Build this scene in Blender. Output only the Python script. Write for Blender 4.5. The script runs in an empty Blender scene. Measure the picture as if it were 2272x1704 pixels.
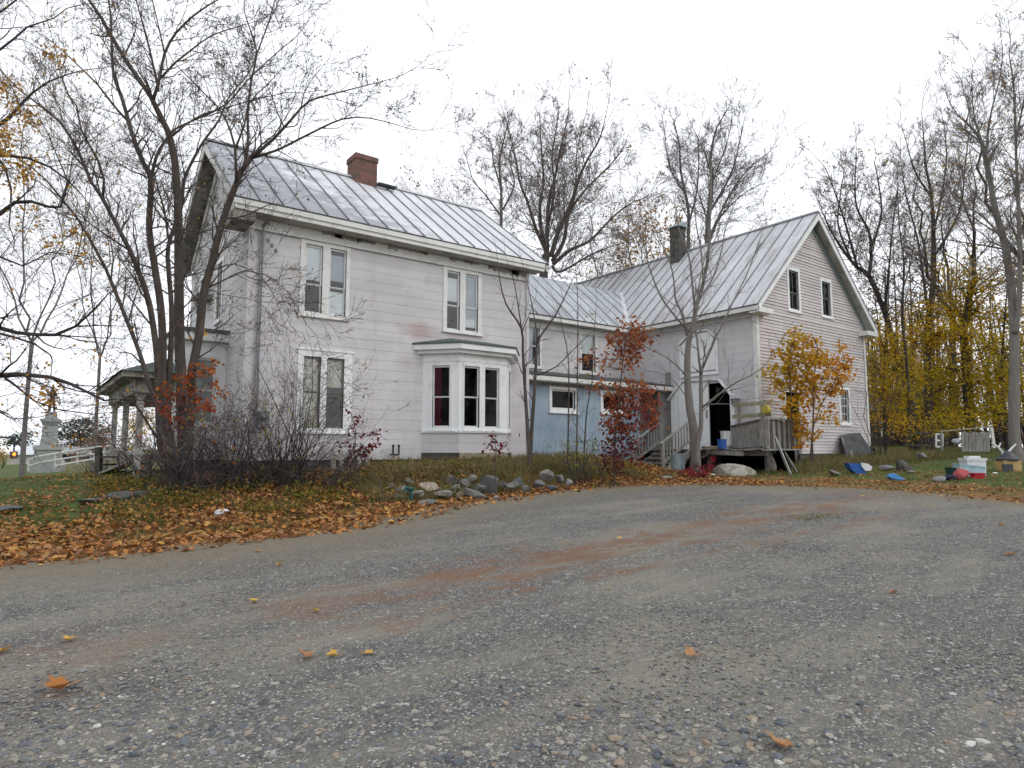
import bpy, math, random
import numpy as np
from mathutils import Vector, Matrix
random.seed(7); np.random.seed(7)
R = math.radians
SC = bpy.context.scene
COL = SC.collection

# ------------------------------------------------------------------ camera
EYE = Vector((0, 0, 1.55)); YAW = R(36.6); PITCH = R(5.8); FPX = 1462.0
cam = bpy.data.objects.new('camera', bpy.data.cameras.new('camera')); COL.objects.link(cam)
cam.location = EYE; cam.rotation_euler = (R(90) + PITCH, 0, -YAW)
cam.data.sensor_width = 36; cam.data.lens = FPX / 2272 * 36
cam.data.clip_start = 0.05; cam.data.clip_end = 2000
SC.camera = cam
# ------------------------------------------------------------------ overcast sky
SUN_EL, SUN_AZ = R(38), R(150)
w = bpy.data.worlds.new('World'); SC.world = w; w.use_nodes = True
nt = w.node_tree; nt.nodes.clear()
sky = nt.nodes.new('ShaderNodeTexSky'); sky.sky_type = 'NISHITA'; sky.sun_disc = False
sky.sun_elevation = SUN_EL; sky.sun_rotation = SUN_AZ; sky.dust_density = 4
hs = nt.nodes.new('ShaderNodeHueSaturation'); hs.inputs['Saturation'].default_value = 0.25
mx = nt.nodes.new('ShaderNodeMix'); mx.data_type = 'RGBA'; mx.inputs[0].default_value = 0.88
cx = nt.nodes.new('ShaderNodeCombineXYZ')
for i, v in enumerate((12.3, 12.7, 13.4)): cx.inputs[i].default_value = v
bg = nt.nodes.new('ShaderNodeBackground'); bg.inputs[1].default_value = 0.1
ow = nt.nodes.new('ShaderNodeOutputWorld')
nt.links.new(sky.outputs[0], hs.inputs['Color']); nt.links.new(hs.outputs[0], mx.inputs[6])
nt.links.new(cx.outputs[0], mx.inputs[7]); nt.links.new(mx.outputs[2], bg.inputs[0]); nt.links.new(bg.outputs[0], ow.inputs[0])
# ------------------------------------------------------------------ soft sun behind cloud
sl = bpy.data.lights.new('sun', 'SUN'); sl.energy = 0.5; sl.angle = R(25); sl.color = (1, .96, .9)
so = bpy.data.objects.new('sun', sl); COL.objects.link(so)
so.rotation_euler = (R(90) - SUN_EL, 0, R(180) - SUN_AZ)
SC.view_settings.view_transform = 'Standard'; SC.view_settings.look = 'None'
SC.view_settings.exposure = 0.14; SC.view_settings.gamma = 1.0
SC.render.engine = 'CYCLES'

# ------------------------------------------------------------------ pixel helpers (calibration of the photograph -> metres)
def ray(px, py):
    dx = (px - 1136) / FPX; dy = (852 - py) / FPX
    f = math.cos(PITCH) - dy * math.sin(PITCH); u = math.sin(PITCH) + dy * math.cos(PITCH)
    return Vector((f * math.sin(YAW) + dx * math.cos(YAW), f * math.cos(YAW) - dx * math.sin(YAW), u)), f
def PD(px, py, d):            # point at forward distance d
    r, f = ray(px, py); return EYE + r * (d / f)
def PY(px, py, Y): r, f = ray(px, py); return EYE + r * (Y / r.y)
def PX(px, py, X): r, f = ray(px, py); return EYE + r * (X / r.x)
def base(x, y):
    z = max(-1.5, 0.033 * min(x, 40) + 0.018 * min(y, 40))
    if y > 14 and x < 14: t = max(0., min(1., (y - 16) / 29)); u = max(0., min(1., x / 13)); z -= .68 * t * t * (3 - 2 * t) * (1 - u * u * (3 - 2 * u))
    return z
def sstep(a, b, v):
    t = max(0., min(1., (v - a) / (b - a))); return t * t * (3 - 2 * t)
EDGE = [(-30, 10.6), (-14, 10.5), (-6, 10.35), (-3, 10.3), (-0.1, 10.2), (1.8, 10.0), (3.8, 10.0), (5.4, 10.9), (7.2, 11.8), (10.3, 12.6),
        (13.2, 12.6), (14.7, 11.3), (15.5, 9.8), (15.9, 8.2), (15.9, 6.7), (15.2, 4.6), (14.9, 3), (16, -2), (18, -14), (0, -22), (-30, -20), (-40, -5)]
PIV = (4, -4)
def inlot(x, y):
    c = False; n = len(EDGE)
    for i in range(n):
        x0, y0 = EDGE[i]; x1, y1 = EDGE[(i + 1) % n]
        if (y0 > y) != (y1 > y) and x < (x1 - x0) * (y - y0) / (y1 - y0) + x0: c = not c
    return c
def dedge(x, y):              # distance to lot edge, positive outside
    m = 1e9; n = len(EDGE)
    for i in range(n):
        x0, y0 = EDGE[i]; x1, y1 = EDGE[(i + 1) % n]
        dx, dy = x1 - x0, y1 - y0
        t = max(0, min(1, ((x - x0) * dx + (y - y0) * dy) / (dx * dx + dy * dy)))
        m = min(m, (x - x0 - t * dx) ** 2 + (y - y0 - t * dy) ** 2)
    m = math.sqrt(m)
    return -m if inlot(x, y) else m
def G(x, y):                  # ground height
    z = base(x, y)
    dx = max(1.0 - x, 0, x - 14.5); dy = max(16.2 - y, 0, y - 25)
    d = math.hypot(dx, dy)
    if d < 6.5:
        e = 0.47 * (1 - sstep(0.0, 4.6 if dy > 0 else 6.5, d))
        if 6.2 < x < 12.2 and y < 16.3:      # held up by the stone wall
            k = sstep(6.0, 7.0, x) * (1 - sstep(11.2, 12.2, x))
            e = e * (1 - k) + k * 0.47 * sstep(13.15, 13.75, y)
        z += e
    if x > 17 and y > 9: z += 0.12 * sstep(9, 13, y) * sstep(17, 21, x)
    return z
def GO(px, py, extra=0.0):    # ground point seen at a pixel
    r, f = ray(px, py); t = 2.0
    for _ in range(4000):
        p = EYE + r * t
        if p.z <= G(p.x, p.y) + extra: return p
        t += 0.02
        if t > 200: break
    return p

# ------------------------------------------------------------------ mesh collector
class MB:
    def __init__(s, frame=None): s.v = []; s.f = []; s.r = []; s.fr = frame
    def T(s, p): return s.fr(*p) if s.fr else Vector(p)
    def box(s, a0, a1, b0, b1, c0, c1):
        i = len(s.v)
        for c in (c0, c1):
            for p in ((a0, b0), (a1, b0), (a1, b1), (a0, b1)): s.v.append(s.T((p[0], p[1], c)))
        s.f += [(i, i+3, i+2, i+1), (i+4, i+5, i+6, i+7), (i, i+1, i+5, i+4), (i+1, i+2, i+6, i+5), (i+2, i+3, i+7, i+6), (i+3, i, i+4, i+7)]
    def poly(s, pts):
        i = len(s.v); s.v += [s.T(p) for p in pts]; s.f.append(tuple(range(i, i + len(pts))))
    def prism(s, pts, off):   # closed polygon pts extruded by vector off
        i = len(s.v); n = len(pts); o = Vector(off)
        P = [Vector(s.T(p)) for p in pts]
        s.v += P + [p + o for p in P]
        s.f.append(tuple(range(i, i + n))[::-1]); s.f.append(tuple(range(i + n, i + 2 * n)))
        for k in range(n): s.f.append((i + k, i + (k+1) % n, i + n + (k+1) % n, i + n + k))
    def bar(s, p, q, w_, h, up=(0, 0, 1)):
        p = Vector(p); q = Vector(q); d = (q - p).normalized(); u = Vector(up)
        a = d.cross(u)
        if a.length < 1e-3: a = d.cross(Vector((1, 0, 0)))
        a.normalize(); b = a.cross(d).normalized(); i = len(s.v)
        for e in (p, q):
            for m, n in ((-1, -1), (1, -1), (1, 1), (-1, 1)): s.v.append(e + a * (m * w_ / 2) + b * (n * h / 2))
        s.f += [(i, i+1, i+2, i+3), (i+7, i+6, i+5, i+4)] + [(i+k, i+4+k, i+4+(k+1) % 4, i+(k+1) % 4) for k in range(4)]
    def tube(s, pts, rad, n=6, cap=True):
        N = len(pts); i0 = len(s.v); P = [Vector(p) for p in pts]; a = None
        for k in range(N):
            d = (P[min(k+1, N-1)] - P[max(k-1, 0)])
            if d.length < 1e-6: d = Vector((0, 0, 1))
            d.normalize()
            if a is None:
                a = d.cross(Vector((0.3, 0.2, 1)) if abs(d.z) < .9 else Vector((1, 0, 0)))
            else: a = a - d * a.dot(d)
            a.normalize(); b = d.cross(a); rr = rad[k] if isinstance(rad, (list, tuple)) else rad
            for j in range(n):
                t = 2 * math.pi * j / n; s.v.append(P[k] + a * (math.cos(t) * rr) + b * (math.sin(t) * rr))
        for k in range(N - 1):
            for j in range(n):
                j2 = (j + 1) % n; s.f.append((i0 + k*n + j, i0 + k*n + j2, i0 + (k+1)*n + j2, i0 + (k+1)*n + j))
        if cap and n > 3:
            s.f.append(tuple(i0 + j for j in range(n))[::-1]); s.f.append(tuple(i0 + (N-1)*n + j for j in range(n)))
    def lathe(s, c, prof, n=16, axis=(0, 0, 1), cap=True):   # prof [(r, h)]
        ax = Vector(axis).normalized(); a = ax.orthogonal().normalized(); b = ax.cross(a); i0 = len(s.v); c = Vector(c)
        for r_, h in prof:
            for j in range(n):
                t = 2 * math.pi * j / n; s.v.append(c + ax * h + a * (r_ * math.cos(t)) + b * (r_ * math.sin(t)))
        for k in range(len(prof) - 1):
            for j in range(n):
                j2 = (j+1) % n; s.f.append((i0+k*n+j, i0+k*n+j2, i0+(k+1)*n+j2, i0+(k+1)*n+j))
        if cap:
            s.f.append(tuple(i0 + j for j in range(n))[::-1]); s.f.append(tuple(i0 + (len(prof)-1)*n + j for j in range(n)))
    def blob(s, c, sx, sy, sz, seed=0, rough=.15, sub=2, cuts=0):
        import bmesh
        bm = bmesh.new(); bmesh.ops.create_icosphere(bm, subdivisions=sub, radius=1); rnd = random.Random(seed)
        off = [Vector((rnd.uniform(-1, 1), rnd.uniform(-1, 1), rnd.uniform(-1, 1))).normalized() for _ in range(9)]
        amp = [rnd.uniform(-rough, rough) * 1.6 for _ in range(9)]
        CU = [(Vector((rnd.gauss(0, 1), rnd.gauss(0, 1), rnd.gauss(0, .8))).normalized(), rnd.uniform(.45, .8)) for _ in range(cuts)]
        rz = rnd.uniform(0, 6.28); M = Matrix.Rotation(rz, 3, 'Z'); i = len(s.v)
        for v in bm.verts:
            k = 1 + sum(a * max(0, v.co.dot(o)) ** 2 for a, o in zip(amp, off)) + rnd.uniform(-1, 1) * rough * .25
            q_ = v.co * k
            for cn, cl in CU:
                e_ = q_.dot(cn) - cl
                if e_ > 0: q_ = q_ - cn * e_
            v.co = q_; k = 1
            p = M @ Vector((v.co.x * k * sx, v.co.y * k * sy, v.co.z * k * sz))
            s.v.append(Vector(c) + p)
        s.f += [tuple(i + v.index for v in f.verts) for f in bm.faces]; bm.free()
    def leaf(s, c, size, nrm=None, shape=0, rnd=None):
        rn = random
        d = Vector((rn.gauss(0, 1), rn.gauss(0, 1), rn.gauss(0, 1) * .8)).normalized() if nrm is None else Vector(nrm)
        a = d.orthogonal().normalized(); t = rn.uniform(0, 6.28); b = d.cross(a)
        u = a * math.cos(t) + b * math.sin(t); v = d.cross(u); i = len(s.v); c = Vector(c)
        S = ((0, -.5), (.28, -.1), (0, .5), (-.28, -.1)) if shape == 0 else LEAF
        fold = rn.uniform(.1, .45) * size
        for x, y in S:
            s.v.append(c + u * (x * size) + v * (y * size) + d * (abs(x) * fold + y * y * fold * .6))
        s.f.append(tuple(range(i, i + len(S)))); s.r.append(rn.random() if rnd is None else rnd)
    def build(s, name, mat, parent=None, smooth=False):
        me = bpy.data.meshes.new(name)
        o = Vector((0, 0, 0)); p = parent
        while p is not None: o = o + p.location; p = p.parent
        vv = np.array([tuple(x) for x in s.v], dtype=np.float64) - np.array(tuple(o)) if s.v else np.zeros((0, 3))
        me.from_pydata(vv.tolist(), [], s.f)
        if mat: me.materials.append(mat)
        if smooth: me.polygons.foreach_set('use_smooth', [True] * len(me.polygons))
        if s.r:
            at = me.attributes.new('rnd', 'FLOAT', 'FACE')
            rr = list(s.r) + [0.5] * (len(me.polygons) - len(s.r)); at.data.foreach_set('value', rr)
        ob = bpy.data.objects.new(name, me); COL.objects.link(ob)
        if parent: ob.parent = parent
        return ob
LEAF = ((0, -.42), (.16, -.36), (.36, -.34), (.36, -.08), (.50, .12), (.31, .19), (.24, .36), (.05, .52), (-.17, .40), (-.27, .22), (-.46, .16), (-.37, -.06), (-.38, -.28), (-.18, -.34))

def tag(o, label=None, cat=None, group=None, kind=None):
    if label: o['label'] = label
    if cat: o['category'] = cat
    if group: o['group'] = group
    if kind: o['kind'] = kind
    return o
def empty(name, loc, label, cat, group=None):
    o = bpy.data.objects.new(name, None); COL.objects.link(o); o.location = loc; o.empty_display_size = .2
    return tag(o, label, cat, group)

# ------------------------------------------------------------------ materials
class NT:
    def __init__(s, name):
        s.m = bpy.data.materials.new(name); s.m.use_nodes = True; s.t = s.m.node_tree; s.t.nodes.clear()
        s.o = s.n('ShaderNodeOutputMaterial'); s.b = s.n('ShaderNodeBsdfPrincipled'); s.l(s.b.outputs[0], s.o.inputs[0])
        s.tc = s.n('ShaderNodeTexCoord').outputs['Object']
    def n(s, t, **k):
        x = s.t.nodes.new(t)
        for a, v in k.items(): setattr(x, a, v)
        return x
    def l(s, a, b): s.t.links.new(a, b)
    def mapv(s, sc):
        x = s.n('ShaderNodeMapping'); x.inputs['Scale'].default_value = sc; s.l(s.tc, x.inputs[0]); return x.outputs[0]
    def noise(s, sc, det=4, rough=.55, vec=None, out=0):
        x = s.n('ShaderNodeTexNoise'); x.inputs['Scale'].default_value = sc; x.inputs['Detail'].default_value = det; x.inputs['Roughness'].default_value = rough
        s.l(vec or s.tc, x.inputs['Vector']); return x.outputs[out]
    def vor(s, sc, vec=None, feat='F1'):
        x = s.n('ShaderNodeTexVoronoi', feature=feat); x.inputs['Scale'].default_value = sc; s.l(vec or s.tc, x.inputs['Vector']); return x
    def ramp(s, fac, st):
        x = s.n('ShaderNodeValToRGB'); e = x.color_ramp.elements
        while len(e) < len(st): e.new(0.5)
        for k, (p, c) in enumerate(st):
            e[k].position = p; e[k].color = (c, c, c, 1) if isinstance(c, (int, float)) else (*c, 1)
        s.l(fac, x.inputs[0]); return x.outputs[0]
    def mix(s, fac, a, b, mode='MIX'):
        x = s.n('ShaderNodeMix', data_type='RGBA', blend_type=mode)
        for inp, v in ((x.inputs[0], fac), (x.inputs[6], a), (x.inputs[7], b)):
            if isinstance(v, (int, float)): inp.default_value = v
            elif isinstance(v, tuple): inp.default_value = (*v, 1)
            else: s.l(v, inp)
        return x.outputs[2]
    def math(s, op, a, b=None):
        x = s.n('ShaderNodeMath', operation=op)
        for inp, v in ((x.inputs[0], a), (x.inputs[1], b)):
            if v is None: continue
            if isinstance(v, (int, float)): inp.default_value = v
            else: s.l(v, inp)
        return x.outputs[0]
    def bump(s, h, st=.3, dist=.02):
        x = s.n('ShaderNodeBump'); x.inputs['Strength'].default_value = st; x.inputs['Distance'].default_value = dist; s.l(h, x.inputs['Height']); s.l(x.outputs[0], s.b.inputs['Normal'])
    def col(s, c):
        if isinstance(c, tuple): s.b.inputs['Base Color'].default_value = (*c, 1)
        else: s.l(c, s.b.inputs['Base Color'])
    def set(s, rough=.8, metal=0., spec=.3):
        s.b.inputs['Roughness'].default_value = rough; s.b.inputs['Metallic'].default_value = metal; s.b.inputs['Specular IOR Level'].default_value = spec; return s.m
    def xyz(s):
        x = s.n('ShaderNodeSeparateXYZ'); s.l(s.tc, x.inputs[0]); return x.outputs

def plain(name, c, c2=None, rough=.8, metal=0., sc=6., bump=.15, spec=.3, lo=.35, hi=.7):
    m = NT(name)
    c2 = c2 or tuple(v * .6 for v in c)
    m.col(m.ramp(m.noise(sc, 6, .65), [(lo, c2), (hi, c)]))
    if bump: m.bump(m.noise(sc * 9, 4), bump, .01)
    return m.set(rough, metal, spec)
def siding_mat(name, c1, c2, stain=(.30, .24, .21), blue=None, peel=False):
    m = NT(name)
    a = m.ramp(m.noise(.9, 5, .6), [(.3, c2), (.7, c1)])
    # each shingle / board its own slight tone
    br = m.n('ShaderNodeTexBrick'); br.offset = .5
    rot = m.n('ShaderNodeMapping'); rot.inputs['Rotation'].default_value = (R(90), 0, 0); m.l(m.tc, rot.inputs[0]); m.l(rot.outputs[0], br.inputs['Vector'])
    br.inputs['Scale'].default_value = 1; br.inputs['Brick Width'].default_value = 1.22 if not peel else 3.1; br.inputs['Row Height'].default_value = .27 if not peel else .115; br.inputs['Mortar Size'].default_value = .0
    br.inputs['Color1'].default_value = (1, 1, 1, 1); br.inputs['Color2'].default_value = (.90, .90, .91, 1); br.inputs['Bias'].default_value = 0
    a = m.mix(1., a, br.outputs[0], 'MULTIPLY')
    st = m.noise(1.0, 8, .7, m.mapv((2.5, 2.5, .35)))
    a = m.mix(m.ramp(st, [(.56, 0.), (.78, .45)]), a, stain)
    if not peel:      # rust-brown water stain above the bay roof and grime spots
        X, Y, Z = m.xyz()
        def spot(cx, cz, sx, sz, k, c, a):
            dx = m.math('DIVIDE', m.math('SUBTRACT', X, cx), sx); dz = m.math('DIVIDE', m.math('SUBTRACT', Z, cz), sz)
            r_ = m.math('SQRT', m.math('ADD', m.math('MULTIPLY', dx, dx), m.math('MULTIPLY', dz, dz)))
            f = m.math('ADD', m.math('SUBTRACT', 1., r_), m.math('MULTIPLY', m.math('SUBTRACT', m.noise(3, 7, .7), .5), 1.3))
            return m.mix(m.ramp(f, [(.15, 0.), (.75, k)]), a, c)
        a = spot(9.0 - 4.2, 4.95 - .95, 1.0, .42, .65, (.36, .25, .22), a); a = spot(10.4 - 4.2, 4.98 - .95, 1.2, .26, .5, (.42, .30, .27), a)
        a = spot(8.5 - 4.2, 4.0 - .95, .5, .35, .3, (.34, .30, .30), a); a = spot(12.2 - 4.2, 3.9 - .95, .5, .5, .4, (.36, .32, .31), a)
        a = spot(6.5 - 4.2, .45, 4.5, .22, .45, (.33, .31, .28), a)
        g_ = m.noise(2.2, 8, .75, m.mapv((1.6, 1.6, .5))); a = m.mix(m.ramp(g_, [(.50, 0.), (.72, .28)]), a, (.40, .37, .38))
    if peel:
        p = m.noise(7, 8, .75, m.mapv((.35, .35, 4.0)))
        a = m.mix(m.ramp(p, [(.57, 0.), (.66, .6)]), a, (.16, .145, .135))
    m.col(a); m.bump(m.noise(70, 3, .5, m.mapv((1, 1, .15))), .25, .004)
    return m.set(.75)
M = {}
M['siding'] = siding_mat('lavender_siding', (.645, .62, .628), (.56, .54, .55))
# rain stains on the siding round the bay roof
M['clap'] = siding_mat('peeling_clapboard', (.64, .59, .585), (.55, .505, .50), peel=True)
M['trim'] = plain('weathered_white_paint', (.72, .715, .69), (.50, .49, .46), .6, sc=3, lo=.25, hi=.5)
M['trimw'] = plain('white_paint', (.80, .81, .81), (.64, .64, .63), .55, sc=3, lo=.25, hi=.5)
M['rot'] = plain('dirty_soffit', (.36, .34, .31), (.12, .10, .085), .9, sc=2.2, lo=.38, hi=.55)
M['soffit'] = plain('grey_soffit', (.47, .455, .43), (.20, .18, .16), .85, sc=1.6, lo=.3, hi=.52)
M['blue'] = (lambda m: (m.col(m.mix(m.ramp(m.noise(2.0, 6, .7, m.mapv((6, 6, .5))), [(.5, 0.), (.7, .5)]), m.ramp(m.noise(1.2, 5), [(.3, (.22, .29, .37)), (.7, (.36, .44, .52))]), (.36, .42, .46))),
                        m.bump(m.math('SINE', m.math('MULTIPLY', m.math('ADD', m.xyz()[0], m.xyz()[1]), 42.)), .6, .01), m.set(.7))[-1])(NT('faded_blue_boards'))
M['glass'] = None
def glassm(name, tint=(.9, .95, 1), mixf=.18):
    m = NT(name); g = m.n('ShaderNodeBsdfGlossy'); g.inputs['Roughness'].default_value = .04; g.inputs[0].default_value = (1, 1, 1, 1)
    t = m.n('ShaderNodeBsdfTransparent'); t.inputs[0].default_value = (*tint, 1)
    x = m.n('ShaderNodeMixShader'); fr = m.n('ShaderNodeFresnel'); fr.inputs[0].default_value = 1.5
    wv = m.n('ShaderNodeBump'); wv.inputs['Strength'].default_value = .08; wv.inputs['Distance'].default_value = .05; m.l(m.noise(3, 2), wv.inputs['Height']); m.l(wv.outputs[0], g.inputs['Normal'])
    m.l(m.math('ADD', fr.outputs[0], mixf), x.inputs[0]); m.l(t.outputs[0], x.inputs[1]); m.l(g.outputs[0], x.inputs[2]); m.l(x.outputs[0], m.o.inputs[0]); return m.m
M['glass'] = glassm('window_glass', (.98, .99, 1), mixf=.03)
M['glassd'] = glassm('bare_window_glass', (.7, .75, .8), -.03)
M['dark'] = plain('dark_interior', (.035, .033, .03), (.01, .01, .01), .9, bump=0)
M['black'] = plain('black_void', (.006, .006, .006), (.002, .002, .002), 1., bump=0, spec=0)  # near-black colour standing in for unlit space
M['blind'] = plain('roller_blind', (.86, .90, .90), (.74, .78, .78), .9, sc=2, bump=0)
M['blindg'] = plain('grey_roller_blind', (.58, .64, .67), (.46, .50, .53), .9, sc=2, bump=0)
M['lace'] = plain('old_lace_curtain', (.85, .83, .72), (.55, .54, .47), .95, sc=9, bump=.3)
M['red'] = plain('red_curtain', (.33, .02, .045), (.17, .008, .02), .95, sc=5, bump=.3)
def roof_mat(name, c1, c2, grime, amt=(.5, .7), k=.7, ax=(1.8, .35, .35)):
    m = NT(name)
    a = m.ramp(m.noise(.8, 5, .6), [(.3, c2), (.7, c1)])
    st = m.noise(1.2, 8, .72, m.mapv(ax))
    a = m.mix(m.ramp(st, [(amt[0], 0.), (amt[1], k)]), a, grime)
    fine = m.noise(14, 6, .8, m.mapv((.8, 3, 3)))
    a = m.mix(m.ramp(fine, [(.56, 0.), (.75, .5)]), a, tuple(v * .8 for v in grime))
    if name.startswith('standing'):
        dz = m.noise(1.6, 8, .78, m.mapv((.9, 1.4, 1.4)))
        xx = m.xyz()
        f = m.math('ADD', m.math('MULTIPLY', dz, 1.), m.math('MULTIPLY', m.math('SUBTRACT', 5.2, xx[0]), .055))
        f = m.math('ADD', f, m.math('MULTIPLY', m.math('SUBTRACT', 17.6 - 16.5, xx[1]), .05))
        a = m.mix(m.ramp(f, [(.56, 0.), (.70, .7)]), a, (.15, .155, .18))
    m.col(a); m.b.inputs['Metallic'].default_value = .15
    m.bump(m.noise(2.5, 3), .12, .04)
    m.b.inputs['Roughness'].default_value = .5; m.b.inputs['Specular IOR Level'].default_value = .4; return m.m
M['roof'] = roof_mat('standing_seam_roof', (.66, .665, .68), (.54, .555, .58), (.24, .25, .28), (.52, .74), .6)
M['roofb'] = roof_mat('streaked_barn_roof', (.60, .61, .625), (.48, .48, .50), (.24, .205, .20), (.48, .64), .6, (.35, 1.5, .35))
M['roofe'] = roof_mat('old_wing_roof', (.52, .55, .57), (.36, .39, .42), (.17, .14, .13), (.50, .66), .6, (1.5, .35, .35))
M['seam'] = plain('roof_seam', (.26, .265, .28), (.15, .15, .16), .5, .3)
M['green'] = plain('green_asphalt_shingles', (.13, .17, .155), (.07, .085, .08), .9, sc=14)
M['tar'] = plain('tar_paper', (.10, .105, .11), (.05, .05, .05), .85, sc=3)
M['wood'] = (lambda m: (m.col(m.ramp(m.noise(3, 8, .7, m.mapv((4, 4, 1.))), [(.3, (.13, .12, .11)), (.7, (.34, .325, .30))])), m.bump(m.noise(30, 4, .6, m.mapv((4, 4, .3))), .4, .01), m.set(.9))[-1])(NT('grey_weathered_wood'))
M['woodd'] = plain('dark_rotten_wood', (.13, .12, .11), (.045, .04, .035), .95, sc=5, bump=.4)
M['woodl'] = plain('pale_green_board', (.42, .46, .44), (.30, .32, .30), .8, sc=5)
M['tan'] = plain('tan_board', (.38, .35, .25), (.2, .18, .12), .85, sc=6)
M['brick'] = (lambda m: (lambda br: (m.l((lambda cb: (m.l(m.math('ADD', m.xyz()[0], m.xyz()[1]), cb.inputs[0]), m.l(m.xyz()[2], cb.inputs[1]), cb.outputs[0])[2])(m.n('ShaderNodeCombineXYZ')), br.inputs['Vector']), [setattr(br.inputs[k], 'default_value', v) for k, v in (('Scale', 1), ('Brick Width', .21), ('Row Height', .07), ('Mortar Size', .008))],
    [setattr(br.inputs[k], 'default_value', v) for k, v in (('Color1', (.26, .07, .05, 1)), ('Color2', (.16, .045, .035, 1)), ('Mortar', (.22, .2, .18, 1)))],
    m.col(m.mix(m.ramp(m.noise(3, 6, .7), [(.38, 0.), (.58, .85)]), br.outputs[0], (.10, .075, .06))), m.bump(br.outputs[1], -.3, .01), m.set(.9))[-1])(m.n('ShaderNodeTexBrick')))(NT('red_brick'))
M['conc'] = plain('old_concrete', (.22, .22, .21), (.10, .10, .095), .95, sc=3, bump=.4)
M['found'] = plain('dark_foundation', (.11, .115, .12), (.05, .05, .05), .95, sc=4, bump=.4)
M['white_stone'] = plain('whitewashed_boulder', (.50, .48, .42), (.20, .18, .15), .9, sc=6, bump=.4)
def rockm(name, c1, c2): 
    m = NT(name); m.col(m.mix(m.ramp(m.noise(5, 8, .7), [(.5, 0.), (.62, .7)]), m.ramp(m.noise(1.3, 4), [(.35, c1), (.65, c2)]), (.10, .095, .075))); m.bump(m.noise(8, 8, .7), .8, .05); return m.set(.9)
M['rock'] = rockm('field_stone', (.14, .14, .135), (.26, .25, .225)); M['rockt'] = rockm('tan_field_stone', (.28, .23, .17), (.36, .31, .25)); M['rockd'] = rockm('slate_slab', (.09, .095, .10), (.16, .17, .18))
M['galv'] = plain('galvanized_steel', (.34, .42, .44), (.22, .28, .30), .45, .4, sc=5)
M['steel'] = plain('grey_conduit', (.30, .31, .33), (.2, .2, .22), .5, .4)
M['steelb'] = plain('bright_steel', (.8, .8, .8), (.6, .6, .6), .3, .4)
def cp(k, c, rough=.5): M[k] = plain(k, c, tuple(v * .75 for v in c), rough, sc=5, bump=.05)
cp('blue_plastic', (.03, .12, .42)); cp('light_blue_plastic', (.40, .56, .64)); cp('white_plastic', (.75, .76, .78)); cp('dark_green_plastic', (.02, .06, .055)); cp('red_plastic', (.50, .02, .04))
cp('faded_red_cloth', (.42, .09, .09), .9); cp('navy_cloth', (.02, .03, .06), .9); cp('grey_cloth', (.22, .22, .23), .9); cp('tan_plastic', (.52, .36, .15)); cp('charcoal_plastic', (.06, .065, .075)); cp('teal_plastic', (.015, .085, .075)); cp('yellow_plastic', (.45, .36, .07)); cp('blue_sheet', (.04, .2, .45), .6)
cp('granite', (.36, .37, .36), .8); cp('bronze', (.07, .06, .06), .6); cp('white_rail', (.75, .75, .72)); cp('store_white', (.62, .65, .68)); cp('store_wall', (.6, .6, .55)); cp('store_brown', (.28, .17, .11)); cp('pale_metal', (.5, .55, .58), .4)
def bark(name, c1, c2):
    m = NT(name); m.col(m.ramp(m.noise(4, 6, .7, m.mapv((3, 3, .7))), [(.3, c2), (.7, c1)])); m.bump(m.noise(25, 5, .6, m.mapv((2, 2, .3))), .5, .02); return m.set(.95, 0, .1)
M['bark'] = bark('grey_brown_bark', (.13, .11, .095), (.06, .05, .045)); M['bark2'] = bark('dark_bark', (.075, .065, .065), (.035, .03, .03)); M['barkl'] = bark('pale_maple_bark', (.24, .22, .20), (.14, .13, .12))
M['twig'] = bark('twigs', (.14, .115, .115), (.08, .07, .075)); M['twigl'] = bark('hazed_pale_twigs', (.33, .28, .27), (.22, .19, .185)); M['twigm'] = bark('grey_brown_twigs', (.21, .175, .17), (.13, .11, .11)); M['barkf'] = bark('hazed_far_bark', (.20, .185, .18), (.12, .11, .11))  # far bark and pale twigs lightened: distance haze put into their colour
def leafm(name, st, trans=.35):
    m = NT(name); at = m.n('ShaderNodeAttribute', attribute_name='rnd'); c = m.ramp(at.outputs['Fac'], st); m.col(c); m.set(.7, 0, .2)
    t = m.n('ShaderNodeBsdfTranslucent'); m.l(c, t.inputs[0]); x = m.n('ShaderNodeMixShader'); x.inputs[0].default_value = trans
    m.l(m.b.outputs[0], x.inputs[1]); m.l(t.outputs[0], x.inputs[2]); m.l(x.outputs[0], m.o.inputs[0]); return m.m
M['l_litter'] = leafm('fallen_leaves', [(0, (.16, .075, .035)), (.25, (.36, .15, .045)), (.5, (.50, .22, .055)), (.7, (.38, .19, .10)), (.87, (.56, .34, .08)), (1, (.27, .15, .08))], .15)
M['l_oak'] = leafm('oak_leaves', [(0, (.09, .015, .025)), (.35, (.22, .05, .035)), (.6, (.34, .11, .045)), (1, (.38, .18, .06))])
M['l_red'] = leafm('dark_red_leaves', [(0, (.09, .012, .02)), (.6, (.17, .02, .03)), (1, (.24, .06, .04))])
M['l_crim'] = leafm('crimson_leaves', [(0, (.20, .01, .025)), (1, (.36, .02, .05))])
M['l_maple'] = leafm('maple_leaves', [(0, (.36, .28, .02)), (.3, (.52, .33, .02)), (.65, (.58, .29, .025)), (1, (.55, .22, .035))])
M['l_yel'] = leafm('yellow_leaves', [(0, (.16, .14, .02)), (.25, (.36, .28, .02)), (.5, (.56, .40, .02)), (.75, (.62, .40, .03)), (1, (.50, .24, .03))], .5)
M['l_org'] = leafm('orange_leaves', [(0, (.25, .13, .03)), (.5, (.46, .25, .035)), (1, (.55, .30, .03))])
M['l_brn'] = leafm('dry_brown_leaves', [(0, (.16, .09, .06)), (.6, (.26, .15, .08)), (1, (.36, .2, .06))])
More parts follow.
